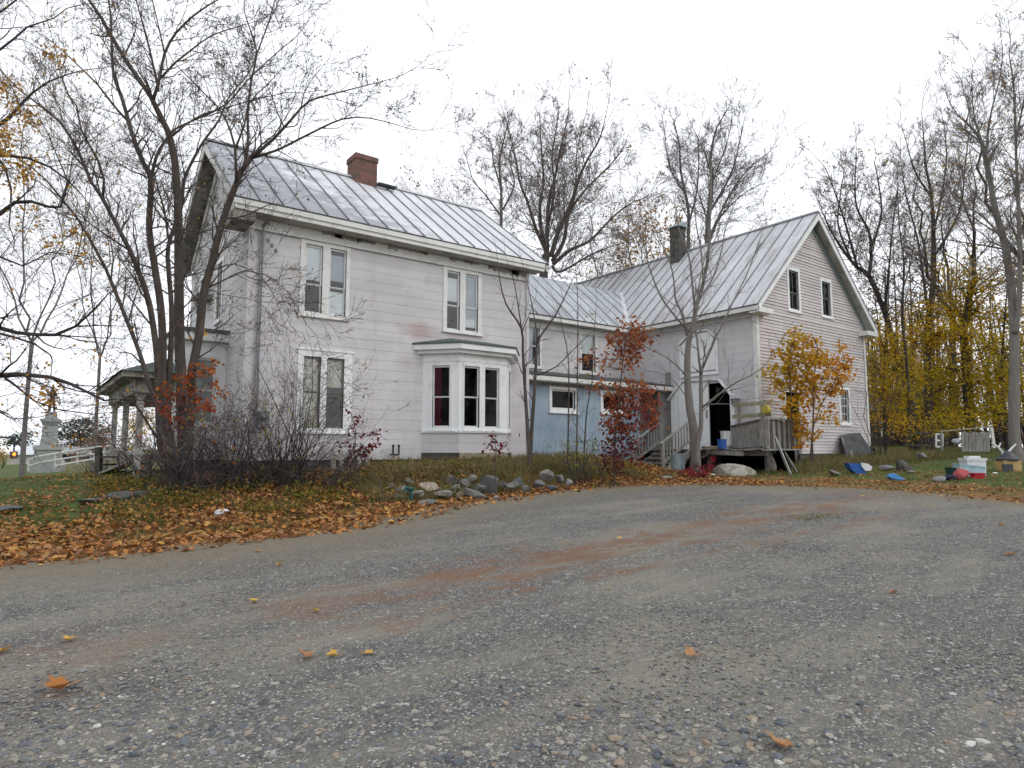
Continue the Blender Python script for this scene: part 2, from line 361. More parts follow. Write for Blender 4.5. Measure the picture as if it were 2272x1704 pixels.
M['l_grn'] = leafm('shrub_leaves', [(0, (.10, .13, .02)), (.5, (.26, .28, .03)), (1, (.40, .38, .04))])
M['l_vine'] = leafm('vine_leaves', [(0, (.28, .05, .02)), (.5, (.42, .10, .03)), (1, (.45, .17, .03))])
M['l_con'] = leafm('conifer_needles', [(0, (.03, .05, .035)), (1, (.06, .09, .06))], .1)
M['grass'] = leafm('grass_blades', [(0, (.05, .085, .015)), (.5, (.085, .13, .02)), (.8, (.19, .17, .05)), (1, (.30, .24, .10))], .25)
M['weeds'] = leafm('dry_weeds', [(0, (.07, .09, .02)), (.3, (.17, .17, .05)), (.65, (.28, .23, .12)), (1, (.14, .09, .05))], .2)

M['l_low'] = leafm('low_cover_leaves', [(0, (.045, .05, .015)), (.4, (.10, .11, .025)), (.65, (.20, .18, .035)), (.8, (.30, .2, .04)), (1, (.26, .10, .03))], .25)
# ------------------------------------------------------------------ ground
def ground_mat():
    m = NT('yard_soil'); g = m.ramp(m.noise(3, 8, .7), [(.3, (.035, .06, .012)), (.55, (.075, .105, .022)), (.75, (.16, .14, .05))])
    l = m.ramp(m.vor(16).outputs[1], [(0, (.14, .07, .03)), (.5, (.26, .13, .045)), (1, (.10, .065, .035))])
    at = m.n('ShaderNodeAttribute', attribute_name='leafy')
    f = m.ramp(m.math('ADD', m.noise(1.6, 6, .7), m.math('SUBTRACT', at.outputs['Fac'], .5)), [(.47, 0.), (.58, 1.)])
    m.col(m.mix(f, g, l)); m.bump(m.noise(20, 6, .7), .8, .05); return m.set(.95)
def lot_mat():
    m = NT('gravel')
    v1 = m.vor(75); v2 = m.vor(31); v3 = m.vor(170)
    pal = [(0, (.06, .064, .07)), (.3, (.12, .123, .128)), (.55, (.20, .198, .192)), (.75, (.17, .148, .115)), (.9, (.34, .32, .28)), (1, (.6, .59, .56))]
    sep = lambda c: (lambda x: (m.l(c, x.inputs[0]), x.outputs[0])[1])(m.n('ShaderNodeSeparateColor'))
    a = m.ramp(sep(v1.outputs[1]), pal); b = m.ramp(sep(v2.outputs[1]), pal)
    big = m.ramp(m.noise(1.0, 7, .68, m.mapv((.42, 1.15, 1))), [(.44, .0), (.62, .95)])
    a = m.mix(m.ramp(m.noise(7, 4), [(.5, 0.), (.56, .85)]), a, b)
    a = m.mix(m.ramp(v1.outputs[0], [(.25, 0.), (.62, .55)]), a, (.055, .052, .048))
    dust = m.ramp(m.noise(90, 3), [(.3, (.165, .155, .125)), (.7, (.29, .27, .215))])
    a = m.mix(m.math('MULTIPLY', big, .75), a, dust)
    # reddish-brown dead moss along the strip between the wheel tracks
    X, Y, Z = m.xyz()
    c = m.math('SUBTRACT', Y, m.math('ADD', 5.75, m.math('MULTIPLY', X, .07)))
    band = m.math('SUBTRACT', 1., m.math('DIVIDE', m.math('ABSOLUTE', c), 1.5))
    xl = m.ramp(m.math('DIVIDE', X, 20.), [(.05, -.15), (.16, 0.35), (.45, .35), (.6, .1)])
    nm = m.noise(2.6, 10, .8, m.mapv((.6, 1.8, 1)))
    # second fainter strip nearer the camera
    c2 = m.math('SUBTRACT', Y, m.math('ADD', 4.95, m.math('MULTIPLY', X, .02)))
    band2 = m.math('SUBTRACT', .75, m.math('DIVIDE', m.math('ABSOLUTE', c2), .8))
    bb = m.math('MAXIMUM', band, band2)
    f = m.math('ADD', m.math('MULTIPLY', bb, .20), m.math('ADD', nm, -.105))
    f = m.ramp(f, [(.515, 0.), (.57, .95)])
    f = m.math('MULTIPLY', f, m.math('MULTIPLY', m.ramp(m.math('DIVIDE', X, 20.), [(0., .35), (.13, .6), (.2, 1.), (.6, .8), (.8, .25)]), m.ramp(m.noise(1.3, 4), [(.36, .15), (.56, 1.)])))
    moss = m.ramp(m.noise(40, 5, .8), [(.3, (.11, .06, .035)), (.7, (.25, .125, .07))])
    a = m.mix(m.math('MULTIPLY', f, m.ramp(m.noise(60, 3), [(.3, .6), (.6, 1.)])), a, moss)
    # brown earth and leaf crumbs along the border of the lot
    at = m.n('ShaderNodeAttribute', attribute_name='edged')
    e = m.math('ADD', m.math('MULTIPLY', at.outputs['Fac'], 1.), m.math('MULTIPLY', m.math('SUBTRACT', m.noise(1.2, 6, .7), .5), 1.6))
    ef = m.ramp(m.math('MULTIPLY', e, .36), [(.05, .92), (.95, 0.)])
    dirt = m.ramp(m.noise(26, 6, .8), [(.3, (.10, .085, .06)), (.55, (.21, .17, .115)), (.75, (.30, .215, .12))])
    a = m.mix(ef, a, dirt)
    m.col(a)
    h = m.math('ADD', m.math('MULTIPLY', v1.outputs[0], -1.), m.math('MULTIPLY', v2.outputs[0], -.8)); m.bump(h, .7, .012)
    return m.set(.93, 0, .25)
M['ground'] = ground_mat(); M['lot'] = lot_mat()
# ground sheet reaching the horizon, finer round the house
def axis(lo, hi, st, far):
    a = list(np.arange(lo, hi + 1e-6, st)); s = st; x = hi
    while x < far: s *= 1.35; x += s; a.append(x)
    s = st; x = lo
    while x > -far: s *= 1.35; x -= s; a.insert(0, x)
    return a
xs = axis(-14, 38, .4, 900); ys = axis(1, 32, .4, 900)
mb = MB(); leafy = []
for y in ys:
    for x in xs:
        d = dedge(x, y) if -40 < x < 60 and -25 < y < 45 else 20
        z = G(x, y) + .02 * math.sin(x * 3.1 + y * 1.7) * math.cos(y * 2.3 - x)
        if d < 0: z -= min(.09, .02 - d * .12)
        mb.v.append(Vector((x, y, z)))
        lf = .75 if 0 <= d < 3.5 else .45
        if x < 2 and d > 1.4: lf = .36
        if x > 16: lf = .55 if d < 3 else .42
        leafy.append(lf)
nx = len(xs)
for j in range(len(ys) - 1):
    for i in range(nx - 1): k = j * nx + i; mb.f.append((k, k+1, k+nx+1, k+nx))
g = mb.build('ground', M['ground'], smooth=True)
g.data.attributes.new('leafy', 'FLOAT', 'POINT').data.foreach_set('value', leafy)
tag(g, kind='structure')
# parking lot, one gravel sheet fanned from its middle
pts = []
n = len(EDGE)
for i in range(n):
    a = Vector(EDGE[i]); b = Vector(EDGE[(i+1) % n]); k = max(1, int((b - a).length / .12))
    for j in range(k): pts.append(a.lerp(b, j / k))
mb = MB(); ed = []; rings = [0, .012, .03, .055, .09, .14, .2, .3, .42, .56, .7, .85, .97]
rj = random.Random(3); ph = [rj.uniform(0, 6) for _ in range(4)]
for i, p in enumerate(pts):
    q = Vector(PIV); L = (p - q).length
    jit = .12 * math.sin(i * .31 + ph[0]) + .09 * math.sin(i * .83 + ph[1]) + rj.uniform(-.05, .05)
    for t in rings:
        u = p.lerp(q, t) + (p - q).normalized() * jit * max(0, 1 - t * 12)
        z = base(u.x, u.y) + .012 + .012 * math.sin(u.x * 1.3) * math.sin(u.y * 1.1 + 1)
        mb.v.append(Vector((u.x, u.y, z))); ed.append(t * L)
nr = len(rings); N = len(pts)
for i in range(N):
    for j in range(nr - 1): mb.f.append((i*nr+j, i*nr+j+1, ((i+1) % N)*nr+j+1, ((i+1) % N)*nr+j))
c0 = len(mb.v); mb.v.append(Vector((*PIV, base(*PIV) + .012))); ed.append(9)
for i in range(N): mb.f.append((i*nr+nr-1, c0, ((i+1) % N)*nr+nr-1))
lot = mb.build('parking_lot', M['lot'], smooth=True); lot.data.attributes.new('edged', 'FLOAT', 'POINT').data.foreach_set('value', ed); tag(lot, kind='structure')
def LZ(x, y): return base(x, y) + .012 + .012 * math.sin(x * 1.3) * math.sin(y * 1.1 + 1)
# loose stones near the camera
def stones():
    t = (1 + 5 ** .5) / 2
    V = np.array([(-1, t, 0), (1, t, 0), (-1, -t, 0), (1, -t, 0), (0, -1, t), (0, 1, t), (0, -1, -t), (0, 1, -t), (t, 0, -1), (t, 0, 1), (-t, 0, -1), (-t, 0, 1)]) / 1.9
    F = np.array([(0,11,5),(0,5,1),(0,1,7),(0,7,10),(0,10,11),(1,5,9),(5,11,4),(11,10,2),(10,7,6),(7,1,8),(3,9,4),(3,4,2),(3,2,6),(3,6,8),(3,8,9),(4,9,5),(2,4,11),(6,2,10),(8,6,7),(9,8,1)])
    rs = np.random.RandomState(5); vs = []; fs = []; rr = []; k = 0
    h = Vector((math.sin(YAW), math.cos(YAW))); rt = Vector((math.cos(YAW), -math.sin(YAW)))
    for i in range(80000):
        f = 2.4 + 6.5 * rs.rand() ** 1.7; s_ = (rs.rand() - .5) * 1.75 * f
        x = h.x * f + rt.x * s_; y = h.y * f + rt.y * s_
        if y > 9: continue
        den = .5 + .5 * math.sin(x * 2.1 + 1.3 * math.sin(y * 1.7)) * math.sin(y * 1.9 + x * .4)
        if rs.rand() > .22 + .78 * den ** 1.5: continue
        if rs.rand() < .75 * max(0, 1 - abs(y - 5.75 - .07 * x) / .8): continue
        cap_ = max(.009, .027 - max(0, f - 3.2) * .012)
        r_ = min(cap_, .0036 * math.exp(rs.exponential(.56)))
        sc = np.array([r_ * rs.uniform(.8, 1.5), r_ * rs.uniform(.7, 1.1), r_ * rs.uniform(.4, .75)])
        P = V * (1 + rs.uniform(-.34, .30, (12, 1))) * sc; a = rs.rand() * 6.28; ca, sa = math.cos(a), math.sin(a)
        P = np.stack([P[:, 0] * ca - P[:, 1] * sa, P[:, 0] * sa + P[:, 1] * ca, P[:, 2]], 1) + np.array([x, y, LZ(x, y) + sc[2] * .25])
        vs.append(P); fs.append(F + k * 12); rr += [rs.rand()] * 20; k += 1
    me = bpy.data.meshes.new('loose_gravel'); me.from_pydata(np.concatenate(vs).tolist(), [], np.concatenate(fs).tolist())
    me.attributes.new('rnd', 'FLOAT', 'FACE').data.foreach_set('value', rr)
    m = NT('loose_stone'); at = m.n('ShaderNodeAttribute', attribute_name='rnd')
    m.col(m.ramp(at.outputs['Fac'], [(0, (.07, .078, .09)), (.2, (.12, .13, .145)), (.42, (.19, .195, .20)), (.58, (.14, .122, .10)), (.74, (.27, .25, .21)), (.88, (.31, .285, .24)), (.94, (.25, .18, .125)), (.98, (.33, .32, .30)), (1, (.56, .55, .52))])); m.set(.85, 0, .3); me.materials.append(m.m)
    o = bpy.data.objects.new('loose_gravel', me); COL.objects.link(o); tag(o, 'loose grey and tan pebbles scattered over the near gravel lot', 'gravel', kind='stuff')
stones()

# ------------------------------------------------------------------ building helpers
UPV = Vector((0, 0, 1))
def frame(o, u, nrm):
    o = Vector(o); u = Vector(u).normalized(); nn = Vector(nrm).normalized()
    return lambda a, b, c: o + u * a + nn * b + Vector((0, 0, c))
def frontf(Y): return frame((0, Y, 0), (1, 0, 0), (0, -1, 0))      # a = X, b = out towards -Y
def leftf(X): return frame((X, 0, 0), (0, 1, 0), (-1, 0, 0))       # a = Y, b = out towards -X
def wall(fr, u0, u1, z0, z1, ops=(), ch=.27, proud=.0065, gable=None, name='wall', mat=None, parent=None, jit=0.):
    mb = MB(fr); rj = random.Random(int(u0 * 10)); br = {z0, z1}; z = z0
    bounds = [z0]
    while z < z1 - .01: z = min(z + ch, z1); bounds.append(z)
    def lim(z):
        if gable and z > gable[2]:
            k = (z - gable[2]) / (gable[1] - gable[2]); return u0 + (gable[0] - u0) * k, u1 + (gable[0] - u1) * k
        return u0, u1
    for i in range(len(bounds) - 1):
        a, b = bounds[i], bounds[i+1]; cuts = sorted({a, b} | {q for o in ops for q in (o[2], o[3]) if a < q < b} | ({gable[2]} if gable and a < gable[2] < b else set()))
        pj = proud * (1 + jit * rj.uniform(-.7, 1))
        for c, d in zip(cuts, cuts[1:]):
            mid = (c + d) / 2; l0, r0 = lim(c); l1, r1 = lim(d)
            hs_ = sorted([(o[0], o[1]) for o in ops if o[2] < mid < o[3]])
            segs = []; x0, x1 = l0, l1
            for o in hs_: segs.append((x0, o[0], x1, o[0])); x0 = x1 = o[1]
            segs.append((x0, r0, x1, r1))
            pc = pj * (1 - (c - a) / ch); pd = pj * (1 - (d - a) / ch)
            for s0, e0, s1, e1 in segs:
                if e0 - s0 < 1e-3 and e1 - s1 < 1e-3: continue
                mb.poly([(s0, pc, c), (e0, pc, c), (e1, pd, d), (s1, pd, d)])
                if c == a: mb.poly([(s0, 0, c), (e0, 0, c), (e0, pc, c), (s0, pc, c)])
    return mb.build(name, mat or M['siding'], parent)
def window(fr, parent, out, lights, z0, z1, mid=None, trim=M['trim'], behind=None, tw=None, glass=None, sash='trimw', muntin=None, depth=.09, label=None, crown=0.):
    """out=(u0,u1,z0,z1) outer trim, lights=[(u0,u1)] glazed openings"""
    a0, a1, b0, b1 = out; m = MB(fr); t = .03
    # casing as four sides plus mullions, butted
    m.box(a0, lights[0][0] - .03, .0, t, b0, b1)
    m.box(lights[-1][1] + .03, a1, .0, t, b0, b1)
    m.box(lights[0][0] - .03, lights[-1][1] + .03, .0, t, z1 + .03, b1)
    m.box(lights[0][0] - .03, lights[-1][1] + .03, .0, t, b0, z0 - .03)
    for (l, r_), (l2, r2) in zip(lights, lights[1:]): m.box(r_ + .03, l2 - .03, 0, t, z0 - .03, z1 + .03)
    # reveals going back into the wall
    m.box(a0, a0 + .02, -.12, 0, b0, b1); m.box(a1 - .02, a1, -.12, 0, b0, b1); m.box(a0 + .02, a1 - .02, -.12, 0, b1 - .02, b1)
    if crown: m.box(a0 - .04, a1 + .04, 0, .055, b1, b1 + crown)
    w_ = m.build('window', trim, parent)
    if label: w_['label'] = label
    sm = MB(fr); sm.box(a0 - .03, a1 + .03, 0, .07, b0 - .045, b0); sm.build('sill', trim, w_)
    for k, (l, r_) in enumerate(lights):
        mm = mid if mid else (z0 + z1) / 2; f = MB(fr); e = .03
        for (q0, q1, dd) in ((z0, mm, -.055), (mm, z1, -.03)):
            if q1 - q0 < .02: continue
            f.box(l - e, l + .012, dd - .03, dd, q0 - (e if q0 == z0 else 0), q1 + (e if q1 == z1 else 0)); f.box(r_ - .012, r_ + e, dd - .03, dd, q0 - (e if q0 == z0 else 0), q1 + (e if q1 == z1 else 0))
            f.box(l + .012, r_ - .012, dd - .03, dd, q0 - (e if q0 == z0 else 0), q0 + (.018 if q0 == z0 else .02)); f.box(l + .012, r_ - .012, dd - .03, dd, q1 - .02, q1 + (e if q1 == z1 else 0))
            if muntin:
                nv, nh = muntin
                for i in range(1, nv + 1): u = l + (r_ - l) * i / (nv + 1); f.box(u - .009, u + .009, dd - .024, dd - .004, q0 + .02, q1 - .02)
                for i in range(1, nh + 1): z = q0 + (q1 - q0) * i / (nh + 1); f.box(l + .012, r_ - .012, dd - .021, dd - .007, z - .009, z + .009)
        f.build('sash', M[sash], w_)
        g_ = MB(fr)
        flip = (fr(1, 0, 0) - fr(0, 0, 0)).cross(UPV).dot(fr(0, 1, 0) - fr(0, 0, 0)) < 0
        for (q0, q1, dd) in ((z0, mm, -.07), (mm, z1, -.045)):
            if q1 - q0 < .02: continue
            qq = [(l + .002, dd, q0 + .002), (r_ - .002, dd, q0 + .002), (r_ - .002, dd, q1 - .002), (l + .002, dd, q1 - .002)]
            g_.poly(qq[::-1] if flip else qq)
        g_.build('pane', glass or M['glass'], w_)
        for (nm, q0, q1, ua, ub, mt) in (behind[k] if behind else ()):
            c = MB(fr); uu = [l - .02 + (r_ - l + .04) * (ua + (ub - ua) * i / 14) for i in range(15)]; wav = .012 if 'curtain' in nm else 0.0
            for i in range(14):
                d0 = -.088 + wav * math.sin(i * 2.1); d1 = -.088 + wav * math.sin((i + 1) * 2.1); c.poly([(uu[i], d0, q0), (uu[i+1], d1, q0), (uu[i+1], d1, q1), (uu[i], d0, q1)])
            if nm == 'blind': c.box(uu[0], uu[-1], -.098, -.084, q0 - .012, q0)
            c.build(nm, M[mt], w_)
    return w_
def quadroof(name, mat, parent, A, B, C, D, th=.05, seams=0, seammat='seam', sh=.035, clip=None):
    """A-B eave, D-C ridge (A below D). returns roof object; seams run from eave to ridge"""
    A, B, C, D = map(Vector, (A, B, C, D)); nn = (B - A).cross(D - A).normalized()
    if nn.z < 0: nn = -nn
    m = MB(); i = 0; P = [A, B, C, D]
    m.v += [p - nn * th for p in P] + P; m.f += [(3, 2, 1, 0), (4, 5, 6, 7)] + [(k, (k+1) % 4, 4 + (k+1) % 4, 4 + k) for k in range(4)]
    ro = m.build(name, mat, parent)
    if seams:
        s_ = MB()
        for k in range(seams + 1):
            t = k / seams; p = A.lerp(B, t); q = D.lerp(C, t)
            if clip: 
                r_ = clip(p, q)
                if not r_: continue
                p, q = r_
            s_.bar(p + nn * (sh / 2 - .002), q + nn * (sh / 2 - .002), .022, sh, nn)
        s_.build('seam', M[seammat], ro)
    return ro

# ------------------------------------------------------------------ FARMHOUSE (main block)
HX0, HX1, HY0, HY1 = 4.2, 12.9, 16.5, 23.3
house = empty('farmhouse', (HX0, HY0, .95), 'two-storey pale lavender farmhouse with light metal roof, brick chimney and white bay window', 'house')
F = frontf(HY0); Lf = leftf(HX0)
W1 = (5.48, 6.82, 5.02, 6.99); W2 = (9.72, 11.08, 5.06, 6.99); W3 = (5.50, 6.95, 2.03, 4.12)
wall(F, HX0, HX1, 1.32, 7.3, [W1, W2, W3, (9.2, 12.0, 1.4, 4.2)], name='front_wall', parent=house)
wall(Lf, HY0, HY1, 1.32, 10.0, [(18.35, 20.1, 2.1, 4.2), (18.9, 19.7, 5.1, 6.9), (21.2, 21.9, 5.1, 6.9)], gable=(19.9, 10.05, 7.3), name='gable_wall', parent=house)
mb = MB(); mb.box(HX1 - .02, HX1, HY0, HY1, 1.32, 7.3); mb.poly([(HX1, HY0, 7.3), (HX1, HY1, 7.3), (HX1, 19.9, 10.2)]); mb.build('end_wall', M['siding'], house)
mb = MB(); mb.box(HX0, HX1, HY1 - .02, HY1, 1.32, 7.3); mb.build('rear_wall', M['siding'], house)
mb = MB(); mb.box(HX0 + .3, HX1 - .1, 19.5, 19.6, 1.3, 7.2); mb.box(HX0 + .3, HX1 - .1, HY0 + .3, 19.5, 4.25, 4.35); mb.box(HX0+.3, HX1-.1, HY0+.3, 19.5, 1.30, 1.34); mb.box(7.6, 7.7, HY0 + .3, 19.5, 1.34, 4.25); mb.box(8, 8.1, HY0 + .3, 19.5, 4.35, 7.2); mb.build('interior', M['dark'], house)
mb = MB(); mb.box(HX0 + .04, HX1 - .04, HY0 + .04, HY0 + .3, .4, 1.32); mb.box(HX0 + .04, HX0 + .3, HY0 + .3, HY1, .4, 1.32); mb.build('foundation', M['found'], house)
for q0, q1 in ((HX0 - .01, HX0 + .13), (HX1 - .1, HX1 + .01)): mb = MB(F); mb.box(q0, q1, .018, .04, 1.30, 7.0); mb.build('corner_board', M['siding'], house)
mb = MB(F); mb.box(HX0 - .02, HX1 + .02, .018, .05, 7.0, 7.28); mb.box(HX0 - .02, HX1 + .02, .05, .075, 7.0, 7.035); mb.build('frieze', M['trim'], house)
# peeled patches under the eave
for (a, wd, h) in ((6.0, .5, .10), (6.35, .7, .13), (7.0, .5, .09), (7.9, .22, .13), (8.2, .9, .08), (9.9, .35, .12), (10.3, .6, .1), (11.3, 1.2, .16), (12.1, .6, .2)):
    x = a; top = 7.279; mb = MB(F)
    while x < a + wd:
        w_ = random.uniform(.05, .12); mb.poly([(x, .0535, top - h * random.uniform(.5, 1.1)), (x + w_, .0535, top - h * random.uniform(.5, 1.1)), (x + w_, .0535, top), (x, .0535, top)]); x += w_
    mb.build('peeled_patch', M['rot'], house)
# roof
RX0, RX1, EY, EZ, RY, RZ = 3.73, 13.32, 16.0, 7.58, 19.9, 10.48
BY = 2 * RY - EY
rf = quadroof('roof', M['roof'], house, (RX0, EY, EZ), (RX1, EY, EZ), (RX1, RY, RZ), (RX0, RY, RZ), seams=17)
quadroof('rear_roof', M['roof'], house, (RX1, BY, EZ), (RX0, BY, EZ), (RX0, RY, RZ), (RX1, RY, RZ), seams=17)
mb = MB(); mb.bar((RX0, RY, RZ + .03), (RX1, RY, RZ + .03), .16, .06); mb.build('ridge_cap', M['roof'], house)
mb = MB()
mb.box(RX0, RX1 - .12, EY + .02, EY + .07, 7.29, EZ - .055); mb.box(RX0 - .03, RX1 - .12, EY - .02, EY + .02, 7.40, EZ - .045)
mb.build('fascia', M['trim'], house)
mb = MB(); mb.box(RX0 - .02, RX1 + .02, EY - .03, EY + .015, EZ - .045, EZ - .012); mb.build('drip_edge', M['tar'], house)
mb = MB(); mb.box(RX0, RX1 - .15, EY + .07, HY0 + .02, 7.285, 7.30); mb.build('soffit', M['soffit'], house)
mb = MB(); mb.box(RX0, HX0 + .02, EY + .07, HY0 + .55, 7.05, 7.285); mb.build('eave_return', M['rot'], house)
# rake boards and gable soffits on both ends
for xa, xb, nm in ((RX0, RX0 + .04, 'rake_board'), (RX1 - .04, RX1, 'rake_board')):
    for sy in (1, -1):
        e = Vector((xa, RY - sy * (RY - EY), EZ)); t = Vector((xa, RY, RZ)); m = MB()
        m.prism([e + Vector((0, 0, -.06)), t + Vector((0, 0, -.06)), t + Vector((0, 0, -.32)), e + Vector((0, 0, -.28))], (xb - xa, 0, 0)); m.build(nm, M['trim'], house)
for sy in (1, -1):
    m = MB(); e0 = Vector((RX0 + .04, RY - sy * (RY - EY), EZ - .11)); t0 = Vector((RX0 + .04, RY, RZ - .11))
    m.prism([e0, t0, t0 + Vector((.45, 0, 0)), e0 + Vector((.45, 0, 0))], (0, 0, -.02)); m.build('gable_soffit', M['rot'], house)
m = MB(Lf)
for sy in (1, -1):
    m.prism([(19.9, .02, 10.13), (19.9, .02, 9.85), (19.9 - sy * 3.42, .02, 7.33), (19.9 - sy * 3.42, .02, 7.6)], (-.03, 0, 0))
m.build('gable_frieze', M['trim'], house)
# chimney
m = MB()
m.box(8.2, 8.95, 19.55, 20.25, 9.9, 11.05); m.build('chimney', M['brick'], house)
ch = house.children[-1]; m = MB(); m.box(8.17, 8.98, 19.52, 20.28, 11.05, 11.22); m.box(8.3, 8.85, 19.65, 20.15, 11.22, 11.27); m.build('chimney_crown', M['brick'], ch)
m = MB(); m.bar((8.95, 19.5, 10.33), (9.6, 19.5, 10.33), .25, .05); m.build('flashing', M['tar'], ch)
# windows
blind2 = [[('blind', 5.98, 6.95, 0, 1, 'blind'), ('curtain', 5.05, 5.6, .78, 1.0, 'navy_cloth'), ], [('blind', 6.05, 6.74, 0, 1, 'blindg'), ('blind', 5.1, 5.75, 0, 1, 'blind')]]
window(F, house, W1, [(5.64, 6.04), (6.29, 6.69)], 5.12, 6.86, 5.84, behind=blind2)
window(F, house, W2, [(9.88, 10.27), (10.52, 10.92)], 5.15, 6.86, 5.85, behind=[[('blind', 6.0, 6.7, 0, 1, 'blind')], [('curtain', 5.5, 6.85, 0, 1, 'blindg'), ('blind', 5.28, 5.55, 0, 1, 'blind')]])
window(F, house, W3, [(5.68, 6.07), (6.29, 6.70)], 2.16, 3.93, 3.05, trim=M['trimw'], crown=.05, behind=[[('curtain', 2.1, 3.95, 0, 1, 'lace')], [('curtain', 3.2, 3.95, 0, 1, 'lace')]], sash='wood')
# small panes on the street side gable
for c in ((18.9, 19.7), (21.2, 21.9)):
    window(Lf, house, (c[0], c[1], 5.1, 6.9), [(c[0] + .14, c[1] - .14)], 5.22, 6.76, 6.0, trim=M['trimw'])
m = MB(Lf); m.box(20.15, 20.75, 0, .45, 5.9, 6.0); m.box(20.15, 20.75, 0, .4, 6.0, 6.06); m.build('gable_hood', M['rot'], house)
# bay window
BZ = 1.50; bay = MB(); bayp = [(9.08, 16.5), (9.81, 15.7), (11.48, 15.7), (12.2, 16.5)]
def bface(k):
    a = Vector((*bayp[k], 0)); b = Vector((*bayp[k+1], 0)); d = (b - a); nn = Vector((d.y, -d.x, 0)); return frame(a, d, nn), d.length
bm0 = None
for k in range(3):
    fr, L = bface(k)
    if k == 1: ops = [(.12, 1.55, 2.14, 4.05)]; li = [(.185, .645), (.89, 1.34)]; of = (.12, 1.40, 2.14, 4.05); ops = [of]
    else: of = (.22, .90, 2.14, 4.05); ops = [of]; li = [(.33, .79)]
    wall(fr, 0, L, BZ, 2.08, (), name='bay_wall', parent=house)
    wall(fr, 0, L, 2.08, 4.35, ops, ch=3, proud=.001, name='bay_panel', mat=M['trimw'], parent=house)
    window(fr, house, of, li, 2.24, 3.93, 3.07, trim=M['trimw'], glass=M['glassd'], behind=[[('curtain', 2.2, 3.95, .06, .45, 'red')]] if k == 0 else None)
    m = MB(fr); m.box(-.0, L, .004, .05, 2.06, 2.12); m.build('bay_sill_band', M['trimw'], house); m = MB(fr); m.box(0, L, .003, .02, 4.08, 4.12); m.build('bay_band', M['trimw'], house)
    m = MB(fr); m.box(.01, L - .01, -.02, .03, 1.33, BZ); m.build('bay_skirt', M['tan' if k == 1 else 'woodd'], house)
    m = MB(fr)
    u = 0.03
    while u < L - .25:
        for sg in (1, -1):
            p = fr(u + (0 if sg > 0 else .28), -.03 - .012 * sg, .98); q = fr(u + (.28 if sg > 0 else 0), -.03 - .012 * sg, 1.33); m.bar(p, q, .012, .03, fr(0, 1, 0) - fr(0, 0, 0))
        u += .115
    m.build('lattice', M['wood'], house)
    m = MB(fr); m.box(0.05, L-.05, -.12, -.08, .9, 1.33); m.build('under_bay_shade', M['black'], house)  # near-black sheet behind the lattice, painting the shade under the bay
def offp(o):   # bay outline pushed out
    return [(9.08 - o * 1.15, 16.5), (9.81 - o * .42, 15.7 - o), (11.48 + o * .42, 15.7 - o), (12.2 + o * 1.15, 16.5)]
for (o, z0, z1, mt, nm) in ((.16, 4.3, 4.40, 'trimw', 'bay_cornice'), (.28, 4.40, 4.55, 'trimw', 'bay_cornice'), (.31, 4.55, 4.60, 'green', 'bay_roof')):
    m = MB(); m.prism([(x, y, z0) for x, y in offp(o)], (0, 0, z1 - z0)); m.build(nm, M[mt], house)
m = MB(); e = [Vector((x, y, 4.60)) for x, y in offp(.31)]; t = [Vector((10.0, 16.5, 4.86)), Vector((11.3, 16.5, 4.86))]
m.v += e + t; m.f += [(0, 1, 4), (1, 2, 5, 4), (2, 3, 5)]; m.build('bay_roof', M['green'], house)
m = MB(); m.prism([(x, y, 1.50) for x, y in [(9.2, 16.6), (9.9, 15.85), (11.4, 15.85), (12.1, 16.6)]], (0, 0, .03)); m.prism([(x, y, 4.2) for x, y in [(9.2, 16.6), (9.9, 15.85), (11.4, 15.85), (12.1, 16.6)]], (0, 0, .03)); m.build('bay_floor', M['dark'], house)
# side bay (street side)
SB = 18.24
sf = frontf(SB)
wall(sf, 3.22, 4.2, 1.32, 2.12, name='side_bay_wall', parent=house)
wall(sf, 3.22, 4.2, 2.12, 4.35, [(3.38, 4.02, 2.2, 4.0)], ch=3, proud=.001, mat=M['trimw'], name='side_bay_panel', parent=house)
window(sf, house, (3.38, 4.02, 2.2, 4.0), [(3.47, 3.92)], 2.28, 3.9, 3.1, trim=M['trim'], glass=M['glassd'], behind=[[('curtain', 2.25, 3.95, 0, 1, 'lace')]])
m = MB(); m.box(3.20, 3.22, SB, 20.3, 1.32, 4.35); m.box(3.22, 4.2, 20.28, 20.3, 1.32, 4.35); m.build('side_bay_end', M['trimw'], house)
m = MB(); m.box(2.98, 4.2, SB - .24, 20.5, 4.36, 4.56); m.build('side_bay_cornice', M['trimw'], house)
m = MB(); m.box(2.94, 4.2, SB - .28, 20.54, 4.56, 4.66); m.build('side_bay_roof', M['green'], house)
m = MB(); m.box(3.3, 4.2, SB + .1, 20.2, .6, 1.32); m.build('side_bay_base', M['found'], house)
